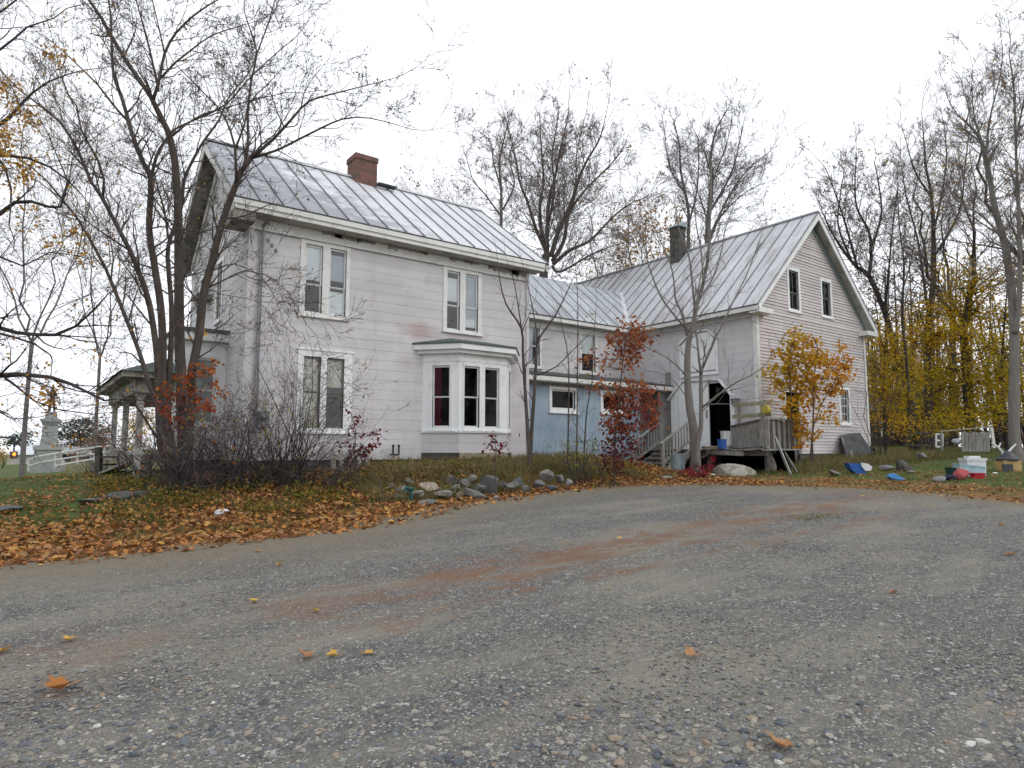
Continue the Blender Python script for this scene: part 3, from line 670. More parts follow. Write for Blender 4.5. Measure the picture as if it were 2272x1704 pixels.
# street-side porch
PXC = 2.45; py = (19.6, 22.5, 25.4)
porch_z = 1.45
m = MB(); m.box(2.3, 4.2, 20.9, 26.0, 1.25, porch_z); m.build('porch_floor', M['wood'], house)
for y in py[0:]:
    m = MB(); m.box(PXC - .075, PXC + .075, y - .075, y + .075, porch_z if y > 20 else .9, 3.0); m.box(PXC - .11, PXC + .11, y - .11, y + .11, 2.97, 3.05); m.box(PXC - .10, PXC + .10, y - .10, y + .10, porch_z - .01, porch_z + .12); m.build('porch_column', M['soffit'], house)
m = MB(); m.box(2.28, 2.62, 19.3, 25.75, 3.05, 3.42); m.box(2.62, 4.2, 25.5, 25.75, 3.05, 3.42); m.build('porch_beam', M['rot'], house)
m = MB(); m.box(1.95, 4.2, 19.0, 26.1, 3.42, 3.56); m.build('porch_cornice', M['rot'], house)
m = MB(); e = [Vector(v) for v in ((1.88, 18.9, 3.56), (4.2, 18.9, 3.56), (4.2, 26.2, 3.56), (1.88, 26.2, 3.56))]; t = [Vector((3.3, 20.2, 4.15)), Vector((4.2, 20.2, 4.15)), Vector((4.2, 24.9, 4.15)), Vector((3.3, 24.9, 4.15))]
m.v += e + t; m.f += [(0, 1, 5, 4), (3, 0, 4, 7), (2, 3, 7, 6), (4, 5, 6, 7)]; m.build('porch_roof', M['green'], house)
# conduit, weatherhead, meter
m = MB(); m.tube([(4.52, 16.42, 1.9), (4.52, 16.42, 7.15)], .025, 8); m.tube([(4.46, 16.43, 2.4), (4.46, 16.43, 7.0)], .012, 6)
m.tube([(4.52, 16.42, 7.1), (4.56, 16.3, 7.2), (4.6, 16.2, 7.1)], .035, 8)
for k in range(3): m.lathe((4.62 + .1 * k, 16.36, 6.75 - .12 * k), [(.03, -.05), (.045, 0), (.03, .05)], 8)
m.tube([(4.30, 16.4, 6.4), (4.2, 16.38, 6.7), (4.35, 16.36, 6.85), (4.45, 16.38, 6.5)], .01, 5)
m.build('conduit', M['steel'], house)
m = MB(); p = PY(583, 930, 16.4); m.box(p.x - .13, p.x + .13, 16.32, 16.47, p.z - .2, p.z + .2); m.lathe((p.x, 16.32, p.z + .08), [(.1, 0), (.1, .08), (.06, .12)], 12, (0, -1, 0)); m.build('electric_meter', M['steel'], house)
m = MB()
for dx in (0, .17): m.tube([(8.1 + dx, 16.45, 1.45), (8.1 + dx, 16.3, 1.45), (8.1 + dx, 16.3, 1.68)], .028, 8)
m.tube([(8.1, 16.3, 1.45), (8.27, 16.3, 1.45)], .028, 8); m.lathe((8.1, 16.3, 1.66), [(.04, 0), (.04, .06)], 8); m.lathe((8.27, 16.3, 1.66), [(.04, 0), (.04, .06)], 8); m.build('fuel_pipe', M['charcoal_plastic'], house)

# ------------------------------------------------------------------ KITCHEN WING
wing = empty('house_wing', (13.0, 17, .95), 'lower lavender connecting wing between house and barn, with blue boarded ground floor', 'house wing')
WF = frontf(18.9); E1 = (14.45, 15.40, 4.62, 6.24); E2 = (17.33, 18.27, 4.58, 6.24)
wall(WF, 12.9, 20.15, 4.3, 6.35, [E1, E2], name='upper_wall', parent=wing)
window(WF, wing, E1, [(14.56, 15.28)], 4.72, 6.12, 5.42, behind=[[('curtain', 4.7, 6.15, 0, .7, 'blindg')]])
window(WF, wing, E2, [(17.45, 18.13)], 4.68, 6.11, 5.38, behind=[[('curtain', 5.4, 6.15, 0, 1, 'blind')]])
m = MB(WF); m.box(12.9, 20.1, .018, .045, 6.12, 6.34); m.build('frieze', M['trim'], wing)
WEY, WEZ, WRY, WRZ = 18.5, 6.55, 21.2, 8.88
def bplane(x): return 6.53 + .974 * (x - 19.75)        # left slope of the barn roof
def wx(z): return 19.75 + (z - 6.53) / .974             # where it reaches height z
wr = MB(); A = Vector((12.9, WEY, WEZ)); B = Vector((wx(WEZ), WEY, WEZ)); C = Vector((wx(WRZ), WRY, WRZ)); D = Vector((12.9, WRY, WRZ)); nn = (B - A).cross(D - A).normalized()
wr.v += [A, B, C, D] + [p - nn * .05 for p in (A, B, C, D)]; wr.f += [(0, 1, 2, 3), (7, 6, 5, 4), (0, 4, 5, 1), (0, 3, 7, 4)]
wro = wr.build('roof', M['roofe'], wing)
sm = MB()
for k in range(16):
    x = 13.1 + k * .6; t = 1.0
    if x > wx(WEZ): t0 = (bplane(x) - WEZ) / (WRZ - WEZ)
    else: t0 = 0
    if t0 >= 1: continue
    p = Vector((x, WEY + (WRY - WEY) * t0, WEZ + (WRZ - WEZ) * t0)); q = Vector((x, WRY, WRZ)); sm.bar(p + nn * .01, q + nn * .01, .025, .024, nn)
sm.build('seam', M['seam'], wro)
wr = MB(); m2 = 2 * WRY - WEY; wr.v += [Vector((12.9, m2, WEZ)), Vector((19.8, m2, WEZ)), C.copy(), D.copy()]; wr.f += [(0, 1, 2, 3)]; wr.build('rear_roof', M['roofe'], wing)
m = MB(); m.box(12.92, 19.75, WEY - .02, WEY + .04, 6.36, 6.50); m.build('fascia', M['trim'], wing)
m = MB(); m.box(12.92, 19.75, WEY - .04, WEY, 6.50, 6.53); m.build('drip_edge', M['tar'], wing)
m = MB(); m.box(12.92, 20.1, WEY + .04, 18.9, 6.35, 6.37); m.build('soffit', M['soffit'], wing)
m = MB(); m.bar(Vector((wx(WEZ), WEY, WEZ + .02)), Vector((wx(WRZ), WRY, WRZ + .02)), .3, .03, (0, -.5, 1)); m.build('valley_flashing', M['roof'], wing)
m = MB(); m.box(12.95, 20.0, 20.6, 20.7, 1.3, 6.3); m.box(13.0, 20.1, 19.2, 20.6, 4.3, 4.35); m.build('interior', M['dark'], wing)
# blue ground floor
SF = frontf(17.0); S1 = (14.18, 15.46, 2.86, 3.72); S2 = (16.56, 17.86, 2.9, 3.72)
wall(SF, 12.9, 18.55, 1.25, 4.02, [S1, S2], ch=5, proud=.0, mat=M['blue'], name='blue_wall', parent=wing)
window(SF, wing, S1, [(14.32, 15.32)], 3.0, 3.60, 3.60, trim=M['trimw'], glass=M['glassd'])
window(SF, wing, S2, [(16.72, 17.70)], 3.04, 3.60, 3.60, trim=M['trimw'], glass=M['glassd'])
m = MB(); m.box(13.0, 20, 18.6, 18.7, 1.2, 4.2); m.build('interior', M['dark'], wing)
m = MB(); m.box(18.55, 18.6, 17.0, 18.0, 1.25, 4.02); m.box(18.6, 20.12, 17.95, 18.0, 1.5, 4.1); m.build('entry_wall', M['blue'], wing)
m = MB(); m.box(19.0, 19.8, 17.92, 17.95, 1.55, 3.6); m.build('entry_door', M['blue'], wing)
m = MB(); m.box(19.62, 20.12, 16.95, 17.0, 1.5, 4.1); m.build('corner_boards', M['wood'], wing)
m = MB(); m.box(12.95, 18.5, 17.06, 17.2, .5, 1.25); m.build('foundation', M['conc'], wing)
m = MB(); m.prism([(12.9, 16.62, 4.06), (12.9, 18.9, 4.50), (12.9, 18.9, 4.44), (12.9, 16.62, 4.0)], (7.22, 0, 0)); m.build('shed_roof', M['tar'], wing)
m = MB(); m.box(12.92, 20.1, 16.60, 16.64, 3.86, 4.0); m.box(12.92, 20.1, 16.64, 16.99, 3.84, 3.87); m.build('shed_fascia', M['trim'], wing)
m = MB(SF); m.box(12.92, 18.5, .0, .03, 3.72, 3.84); m.build('shed_frieze', M['wood'], wing)

# ------------------------------------------------------------------ BARN
barn = empty('barn', (20.15, 13.0, .95), 'tall barn with peeling pale clapboard gable, streaked metal roof and open sliding door', 'barn')
BX0, BX1, BY0, BY1 = 20.15, 27.85, 13.0, 26.5
GF = frontf(BY0); BL = leftf(BX0)
B1 = (22.22, 23.08, 6.66, 8.34); B2 = (24.55, 25.38, 6.72, 8.27); B3 = (25.55, 26.40, 2.58, 4.05); B4 = (21.7, 22.65, 1.5, 3.75)
wall(GF, BX0, BX1, 1.45, 10.35, [B1, B2, B3, B4], ch=.115, proud=.026, gable=(24.0, 10.4, 6.78), mat=M['clap'], name='gable_wall', parent=barn, jit=.5)
DO = (14.05, 16.75, 1.6, 4.12)
wall(BL, BY0, 18.9, 1.45, 6.75, [(14.1, 15.0, 1.6, 4.0)], name='side_wall', parent=barn)
m = MB(); m.box(BX1 - .02, BX1, BY0, BY1, 1.45, 6.78); m.box(BX0, BX1 - .02, BY1 - .02, BY1, 1.45, 6.78); m.poly([(BX0, BY1, 6.78), (BX1, BY1, 6.78), (24, BY1, 10.4)]); m.box(BX0, BX0 + .02, 18.9, BY1, 4, 6.75); m.build('rear_walls', M['clap'], barn)
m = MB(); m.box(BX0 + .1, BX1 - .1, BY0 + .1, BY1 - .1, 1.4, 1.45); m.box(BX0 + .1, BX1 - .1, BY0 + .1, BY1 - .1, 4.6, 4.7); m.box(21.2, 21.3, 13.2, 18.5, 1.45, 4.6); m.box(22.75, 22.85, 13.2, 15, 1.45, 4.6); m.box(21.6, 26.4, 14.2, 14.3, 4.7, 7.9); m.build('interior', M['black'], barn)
m = MB(); m.box(BX0 + .05, BX1 - .05, BY0 + .05, BY0 + .35, .3, 1.45); m.box(BX0 + .05, BX0 + .3, BY0 + .35, 18.9, .3, 1.45); m.build('foundation', M['conc'], barn)
for q0, q1 in ((BX0 - .01, BX0 + .12), (BX1 - .12, BX1 + .01)): m = MB(GF); m.box(q0, q1, .03, .05, 1.43, 6.5); m.build('corner_board', M['trim'], barn)
m = MB(BL); m.box(BY0 - .04, BY0 + .1, .02, .045, 1.43, 6.5); m.build('corner_board', M['trim'], barn)
window(GF, barn, B1, [(22.36, 22.94)], 6.78, 8.18, 7.38, trim=M['trimw'], glass=M['glassd'], muntin=(1, 0), sash='wood', label='gable window with its lower sash glass missing')
window(GF, barn, B2, [(24.68, 25.25)], 6.83, 8.11, 7.48, trim=M['trimw'], glass=M['glassd'], muntin=(1, 0), sash='wood')
window(GF, barn, B3, [(25.68, 26.27)], 2.70, 3.92, 3.3, trim=M['trimw'], glass=M['glassd'], muntin=(2, 1))
m = MB(GF); m.box(21.7, 21.80, 0, .03, 1.5, 3.75); m.box(21.8, 22.65, 0, .03, 3.65, 3.75); m.build('doorway_trim', M['trimw'], barn)
# roof: left slope, right slope
ER, EZB, RZB = 28.27, 6.53, 10.66; GYO = 12.62
quadroof('left_roof', M['roofb'], barn, (19.75, GYO, EZB), (19.75, 26.8, EZB), (24.0, 26.8, RZB), (24.0, GYO, RZB), seams=24)
quadroof('right_roof', M['roofb'], barn, (ER, 26.8, EZB), (ER, GYO, EZB), (24.0, GYO, RZB), (24.0, 26.8, RZB), seams=24)
m = MB(); m.bar((24, GYO, RZB + .02), (24, 26.8, RZB + .02), .18, .05); m.build('ridge_cap', M['roofb'], barn)
for sx, X in ((-1, 19.75), (1, ER)):
    m = MB(); e = Vector((X, GYO, EZB)); t = Vector((24, GYO, RZB))
    m.prism([e + Vector((0, 0, -.06)), t + Vector((0, 0, -.06)), t + Vector((0, 0, -.30)), e + Vector((0, 0, -.26))], (0, .035, 0)); m.build('rake_board', M['trimw'], barn)
    m = MB(); m.prism([e + Vector((0, .035, -.12)), t + Vector((0, .035, -.12)), t + Vector((0, .38, -.12)), e + Vector((0, .38, -.12))], (0, 0, -.02)); m.build('rake_soffit', M['soffit'], barn)
    m = MB(GF); wxs = BX0 if sx < 0 else BX1; m.prism([(24.0, .02, 10.36), (24.0, .02, 10.12), (wxs, .02, 6.62), (wxs, .02, 6.8)], (0, -.025, 0)); m.build('gable_frieze', M['galv'] if sx > 0 else M['trim'], barn)
for q0, q1 in ((19.78, 20.62), (27.4, ER)): m = MB(); m.box(q0, q1, GYO - .02, 13.0, 6.25, 6.43); m.build('eave_return', M['trim'], barn)
m = MB(); m.box(19.73, 19.78, GYO, 18.5, 6.33, 6.48); m.build('fascia', M['trim'], barn)
m = MB(); m.box(19.71, 19.76, GYO, 18.5, 6.48, 6.515); m.build('drip_edge', M['tar'], barn)
m = MB(); m.box(19.78, 20.15, 13.0, 18.9, 6.42, 6.44); m.build('soffit', M['soffit'], barn)
m = MB(BL); m.box(13.05, 18.85, .018, .05, 6.2, 6.42); m.build('frieze', M['trim'], barn)
# ventilator chimney on the ridge
cb = PX(1506, 575, 23.6); m = MB(); m.box(23.35, 23.85, cb.y - .22, cb.y + .28, 9.7, cb.z + 1.45); chb = m.build('chimney', M['woodd'], barn)
m = MB(); z = cb.z + 1.45; m.prism([(23.25, cb.y - .32, z), (23.95, cb.y - .32, z), (23.6, cb.y - .32, z + .22)], (0, .7, 0)); m.build('chimney_cap', M['galv'], chb)
# loft door with clipped corners
m = MB(BL); m.prism([(14.66, .03, 4.5), (16.17, .03, 4.5), (16.17, .03, 5.55), (15.75, .03, 5.92), (14.95, .03, 5.92), (14.66, .03, 5.6)], (-.03, 0, 0)); ld = m.build('loft_door', M['trimw'], barn)
m = MB(BL); m.bar(BL(14.52, .07, 5.62), BL(14.95, .07, 6.0), .05, .1, (-1, 0, 0)); m.bar(BL(14.95, .07, 5.99), BL(15.75, .07, 5.99), .05, .1, (-1, 0, 0)); m.bar(BL(15.75, .07, 6.0), BL(16.28, .07, 5.6), .05, .1, (-1, 0, 0)); m.box(14.55, 14.65, .02, .06, 4.45, 5.6); m.box(16.18, 16.28, .02, .06, 4.45, 5.55); m.box(14.55, 16.28, .02, .06, 4.33, 4.44); m.build('door_trim', M['trimw'], ld)
# sliding door slid to the left, dark opening to its right
m = MB(BL); m.prism([(14.98, .06, 1.62), (16.72, .06, 1.62), (16.72, .06, 3.5), (16.2, .06, 4.08), (14.98, .06, 4.1)], (-.04, 0, 0)); sd = m.build('sliding_door', M['trimw'], barn)
m = MB(BL)
for u in (15.3, 15.65, 16.0, 16.35): m.box(u, u + .01, .101, .104, 1.62, 3.9)
m.box(15.03, 15.09, .1, .13, 2.75, 3.05); m.build('door_handle', M['wood'], sd)
m = MB(); 
for a, b in (((13.98, 3.5), (14.5, 4.12)), ((14.5, 4.12), (16.1, 4.2)), ((16.1, 4.2), (16.85, 3.5))): m.bar(BL(a[0], .12, a[1]), BL(b[0], .12, b[1]), .05, .12, (-1, 0, 0))
m.build('door_hood', M['trimw'], barn)
m = MB(BL); m.box(13.93, 14.10, .02, .06, 1.55, 3.55); m.build('door_jamb', M['trimw'], barn)
m = MB(BL); m.box(16.76, 17.0, .02, .05, 1.5, 4.6); m.build('grey_board', M['wood'], barn)
m = MB(BL); m.prism([(14.05, .05, 3.56), (14.52, .05, 4.08), (14.05, .05, 4.08)], (.03, 0, 0)); m.build('door_corner', M['siding'], barn)
m = MB(BL); m.box(14.0, 15.1, -.5, -.45, 1.55, 4.1); m.build('opening', M['black'], barn)  # black sheet inside the doorway, painting the darkness of the barn

# ------------------------------------------------------------------ TREES
def ntube(mb, pts, r0, r1, n):
    k = len(pts) - 1
    mb.tube(pts, [r0 + (r1 - r0) * i / k for i in range(k + 1)], n, cap=False)
UP = Vector((0, 0, 1))
def twig(mb, p, d, L, r, lvl, st, tips=None):
    """recursive branchlet"""
    rn = random; seg = 4 if lvl > 1 else 3; pts = [p.copy()]; q = p.copy(); d = d.copy()
    kids = []
    for i in range(seg):
        d = (d + Vector((rn.gauss(0, 1), rn.gauss(0, 1), rn.gauss(0, 1))) * st.get('j', .16) + UP * st.get('up', .08)).normalized()
        q = q + d * (L / seg); pts.append(q.copy()); kids.append((q.copy(), d.copy(), (i + 1) / seg))
    re = r * .35
    ntube(mb[0] if lvl >= st.get('split', 2) else mb[1], pts, r, re, 5 if lvl > 2 else (4 if lvl == 2 else 3))
    if tips is not None and lvl <= 1: tips.append((q.copy(), d.copy()))
    if lvl <= 0: return
    nk = st['n'][min(lvl, len(st['n']) - 1)]
    for j in range(nk):
        t = rn.uniform(.25, 1.0) if j < nk - 1 else 1.0
        kk = min(seg - 1, int(t * seg)); a, dd, _ = kids[kk]
        a = pts[kk].lerp(pts[kk + 1], t * seg - kk if t < 1 else 1.0)
        ax = dd.orthogonal().normalized(); ax.rotate(Matrix.Rotation(rn.uniform(0, 6.283), 3, dd))
        an = rn.uniform(*st.get('ang', (.45, .95))) * (.5 if j == nk - 1 else 1)
        nd = dd.copy(); nd.rotate(Matrix.Rotation(an, 3, ax))
        rr = (r + (re - r) * t)
        twig(mb, a, nd, L * st.get('len', .62) * rn.uniform(.65, 1.15) * (1.1 - .35 * t), max(rr * .62, st.get('rmin', .0035)), lvl - 1, st, tips)
def spline(pts, rad, step):
    out = []; ro = []
    for i in range(len(pts) - 1):
        p0 = pts[max(i - 1, 0)]; p1 = pts[i]; p2 = pts[i + 1]; p3 = pts[min(i + 2, len(pts) - 1)]
        k = max(1, int((p2 - p1).length / step))
        for j in range(k):
            t = j / k; out.append(.5 * ((2 * p1) + (p2 - p0) * t + (2 * p0 - 5 * p1 + 4 * p2 - p3) * t * t + (3 * p1 - p0 - 3 * p2 + p3) * t ** 3)); ro.append(rad[i] + (rad[i+1] - rad[i]) * t)
    out.append(pts[-1]); ro.append(rad[-1]); return out, ro
def limb(px, d0, d1, w0, w1, ground=False):
    """traced limb: pixels of the photo at forward distances d0..d1, widths in px"""
    n = len(px); P = []; Rr = []
    for i, (x, y) in enumerate(px):
        t = i / (n - 1); d = d0 + (d1 - d0) * t; P.append(PD(x, y, d)); Rr.append((w0 + (w1 - w0) * t) / 2 * d / FPX * (.98 - .1 * t))
    if ground:
        g0 = P[0]; P.insert(0, Vector((g0.x, g0.y, G(g0.x, g0.y) - .25))); Rr.insert(0, Rr[0] * 1.25)
    return spline(P, Rr, .22)
def traced(name, label, limbs, st, trunkm, twigm, twl, dens, twig_len, leaf=None, nmin=.0, group=None, seed=1, cat='tree'):
    random.seed(seed); tr = MB(); cr = MB(); tips = []
    for (px, d0, d1, w0, w1, gr) in limbs:
        P, Rr = limb(px, d0, d1, w0, w1, gr); tr.tube(P, Rr, 8 if w0 > 7 else 6, cap=True)
        Ltot = sum((P[i+1] - P[i]).length for i in range(len(P) - 1)); acc = 0; start = nmin * Ltot if gr else .15
        nxt = start + random.uniform(0, dens)
        for i in range(len(P) - 1):
            sl_ = (P[i+1] - P[i]).length; acc += sl_
            while acc > nxt:
                nxt += dens * random.uniform(.5, 1.5); d = (P[i+1] - P[i]).normalized(); ax = d.orthogonal().normalized(); ax.rotate(Matrix.Rotation(random.uniform(0, 6.283), 3, d))
                nd = d.copy(); nd.rotate(Matrix.Rotation(random.uniform(.5, 1.1), 3, ax)); t = acc / Ltot
                twig((tr, cr), P[i], nd, twig_len * random.uniform(.5, 1.2) * (1.1 - .5 * t), min(Rr[i] * .5, .022), twl, st, tips)
        if not gr or True: twig((tr, cr), P[-1], (P[-1] - P[-2]).normalized(), twig_len, min(Rr[-1], .02), twl, st, tips)
    b = limbs[0]; p0 = PD(b[0][0][0], b[0][0][1], b[1]); root = empty(name, (p0.x, p0.y, G(p0.x, p0.y)), label, cat, group)
    tr.build('trunk', trunkm, root, smooth=True); cr.build('crown', twigm, root)
    if leaf:
        lf = MB(); mat, frac, size, zone = leaf
        for q, d in tips:
            if random.random() < (frac if zone is None else zone(q)):
                for _ in range(random.randint(1, 4)): lf.leaf(q + Vector((random.gauss(0, .07), random.gauss(0, .07), random.gauss(0, .07) - .04)), size * random.uniform(.7, 1.2))
        if lf.v: lf.build('foliage', M[mat], root)
    return root, tips
# --- T1 big multi-stemmed elm in front of the house corner
ST1 = dict(n=(0, 3, 4, 4), j=.17, up=.05, ang=(.4, .95), len=.66, rmin=.005, split=2)
D = 14.0
L1 = [
 ([(408,1050),(402,850),(398,740),(397,600),(396,500),(393,420),(385,340),(372,290),(352,250),(335,215),(290,150),(247,80),(225,40),(190,-10)], D, 12.4, 25, 7, True),
 ([(385,1050),(358,1000),(351,859),(348,784),(331,672),(310,609),(289,557),(268,517),(224,434),(203,405),(174,336),(134,271),(90,235),(47,203)], 13.8, 11.8, 17, 4, True),
 ([(228,440),(231,398),(217,355),(181,290),(170,235),(152,210),(130,150)], 12.9, 12.4, 7, 2.5, False),
 ([(392,1050),(365,930),(359,710),(344,597),(331,507),(335,398),(318,362),(297,308),(286,271),(268,210),(253,170),(248,108),(246,36),(239,-10)], 14.3, 14.8, 19, 4, True),
 ([(335,398),(347,347),(365,315),(384,289),(427,268),(500,232),(561,166),(633,101)], 14.6, 15.6, 8, 2.5, False),
 ([(286,271),(253,235),(217,188),(188,159),(145,119),(108,87)], 14.7, 14.2, 6, 2, False),
 ([(415,1050),(420,900),(425,830),(441,747),(452,653),(471,579),(485,521),(507,452),(521,416),(535,380),(557,351)], 13.6, 12.6, 22, 13, True),
 ([(557,351),(608,307),(651,260),(687,224),(760,203),(850,180)], 12.6, 12.2, 9, 2, False),
 ([(557,351),(615,333),(687,297),(760,264),(820,262),(880,277)], 12.6, 13.4, 7, 2, False),
 ([(539,376),(550,325),(550,253),(557,181),(570,119),(557,72),(543,29)], 12.6, 13.0, 8, 3, False),
 ([(570,119),(597,47),(615,-20)], 12.8, 13.0, 4, 2, False),
 ([(525,405),(523,360),(521,325),(499,260),(463,217),(409,163)], 12.7, 12.2, 8, 2.5, False),
 ([(522,330),(543,275),(552,230),(590,190)], 12.6, 12.2, 5, 2, False),
 ([(340,220),(351,188),(365,119),(391,72),(423,40),(463,11),(500,-10)], 12.9, 12.6, 8, 3, False),
 ([(356,174),(391,137),(423,112),(467,80),(521,61),(560,50)], 12.9, 13.6, 6, 2, False),
 ([(384,300),(409,279),(452,253),(500,240),(560,222),(640,205)], 13.1, 14.2, 6, 2, False),
 ([(352,203),(336,127),(322,72),(307,18),(295,-20)], 12.9, 12.5, 6, 2.5, False),
 ([(365,119),(351,54),(336,-10)], 12.8, 13.2, 4, 2, False),
 ([(400,1040),(374,934),(381,710),(374,597),(374,543),(402,460),(409,398),(434,344),(456,307),(485,268),(507,217),(543,174)], 14.3, 15.3, 13, 3, True),
 ([(373,528),(365,470),(347,405),(330,330)], 14.6, 14.8, 6, 2, False),
 ([(380,1050),(350,900),(333,859),(310,784),(284,717),(258,653),(235,597),(213,555),(174,488),(137,441),(105,402),(72,373),(29,344)], 13.5, 11.5, 12, 3, True),
 ([(137,441),(154,405),(160,355),(190,320),(230,290)], 12.0, 12.2, 4, 2, False),
 ([(269,874),(299,896),(336,952),(372,1010)], 13.2, 13.8, 4, 6, False),
 ([(459,640),(500,620),(545,600),(590,610),(640,650),(680,720)], 13.2, 13.4, 4, 1.5, False),
 ([(470,600),(520,585),(560,600),(600,640),(625,700)], 13.0, 13.2, 3, 1.2, False),
]
traced('bare_elm', 'large bare tree of many grey stems in front of the house corner', L1, ST1, M['bark'], M['twig'], 3, .29, 1.3, nmin=.40, seed=11, leaf=('l_brn', .03, .07, None))
# --- T2 tree outside the left border: its long branches with a few orange leaves
ST2 = dict(n=(0, 3, 3, 4), j=.2, up=.03, ang=(.4, 1.0), len=.66, rmin=.0036, split=2)
L2 = [
 ([(-330,1150),(-330,900),(-320,700),(-300,450),(-290,250),(-280,50)], 9.5, 9.5, 70, 34, True),
 ([(-315,760),(-160,828),(-60,838),(0,833),(52,831),(112,837),(157,852),(194,870),(232,889),(254,885)], 9.4, 9.0, 18, 3, False),
 ([(10,838),(34,855),(75,889),(127,908),(209,919)], 9.2, 9.6, 6, 2, False),
 ([(-310,640),(-180,690),(-50,722),(0,728),(37,738),(123,743),(168,724),(209,687),(239,653)], 9.5, 9.0, 16, 3, False),
 ([(168,724),(220,722),(280,724)], 9.1, 9.4, 4, 1.5, False), ([(123,743),(190,748),(262,751)], 9.2, 9.0, 4, 1.5, False),
 ([(0,740),(75,762),(112,788),(116,799)], 9.2, 9.0, 6, 2.5, False),
 ([(-300,520),(-150,510),(-40,490),(0,474),(33,449),(69,447),(109,459),(134,459),(141,441),(150,400)], 9.4, 9.3, 13, 4, False),
 ([(-290,420),(-120,360),(-40,300),(0,275),(22,260),(43,235),(72,206),(108,181),(150,165)], 9.4, 9.8, 14, 3, False),
 ([(-290,300),(-100,330),(0,344),(60,350),(110,370),(150,400),(180,430)], 9.4, 9.6, 10, 3, False),
 ([(-300,500),(-100,545),(0,570),(50,590),(110,560),(160,565)], 9.4, 9.0, 7, 2, False),
 ([(-300,450),(-80,340),(-20,330),(10,370),(25,420),(20,500)], 9.4, 9.0, 10, 3, False),
 ([(-290,200),(-100,130),(0,110),(60,60),(120,40)], 9.4, 9.8, 9, 3, False),
 ([(-280,150),(-60,60),(10,20),(60,-20)], 9.4, 10, 9, 3, False),
 ([(-310,900),(-120,880),(-20,905),(30,930),(90,925)], 9.4, 9.6, 6, 2, False),
]
def proj(q):
    v = q - EYE; f = v.x * math.sin(YAW) + v.y * math.cos(YAW); r_ = v.x * math.cos(YAW) - v.y * math.sin(YAW)
    dd = f * math.cos(PITCH) + v.z * math.sin(PITCH); u = -f * math.sin(PITCH) + v.z * math.cos(PITCH); return 1136 + FPX * r_ / dd, 852 - FPX * u / dd
CL = ((10,200,40,30),(45,260,45,40),(20,300,40,40),(40,370,40,40),(20,410,40,40),(120,110,30,20),(150,440,30,25),(135,525,40,20),(170,530,25,25),(70,450,50,20),(115,860,25,20),(110,880,18,18),(60,500,40,15),(180,560,20,15))
def zone2(q):
    x, y = proj(q)
    for a, b, c, d in CL:
        if ((x - a) / c) ** 2 + ((y - b) / d) ** 2 < 1: return .95
    return .035
traced('left_maple', 'old maple at the left border with crooked dark limbs and orange leaves', L2, ST2, M['bark2'], M['twig'], 3, .34, 1.05, nmin=.9, seed=5, leaf=('l_org', .16, .065, zone2))
random.seed(21)
# clumps of leaves left on that tree
for (x, y, rr, n) in ():
    pass
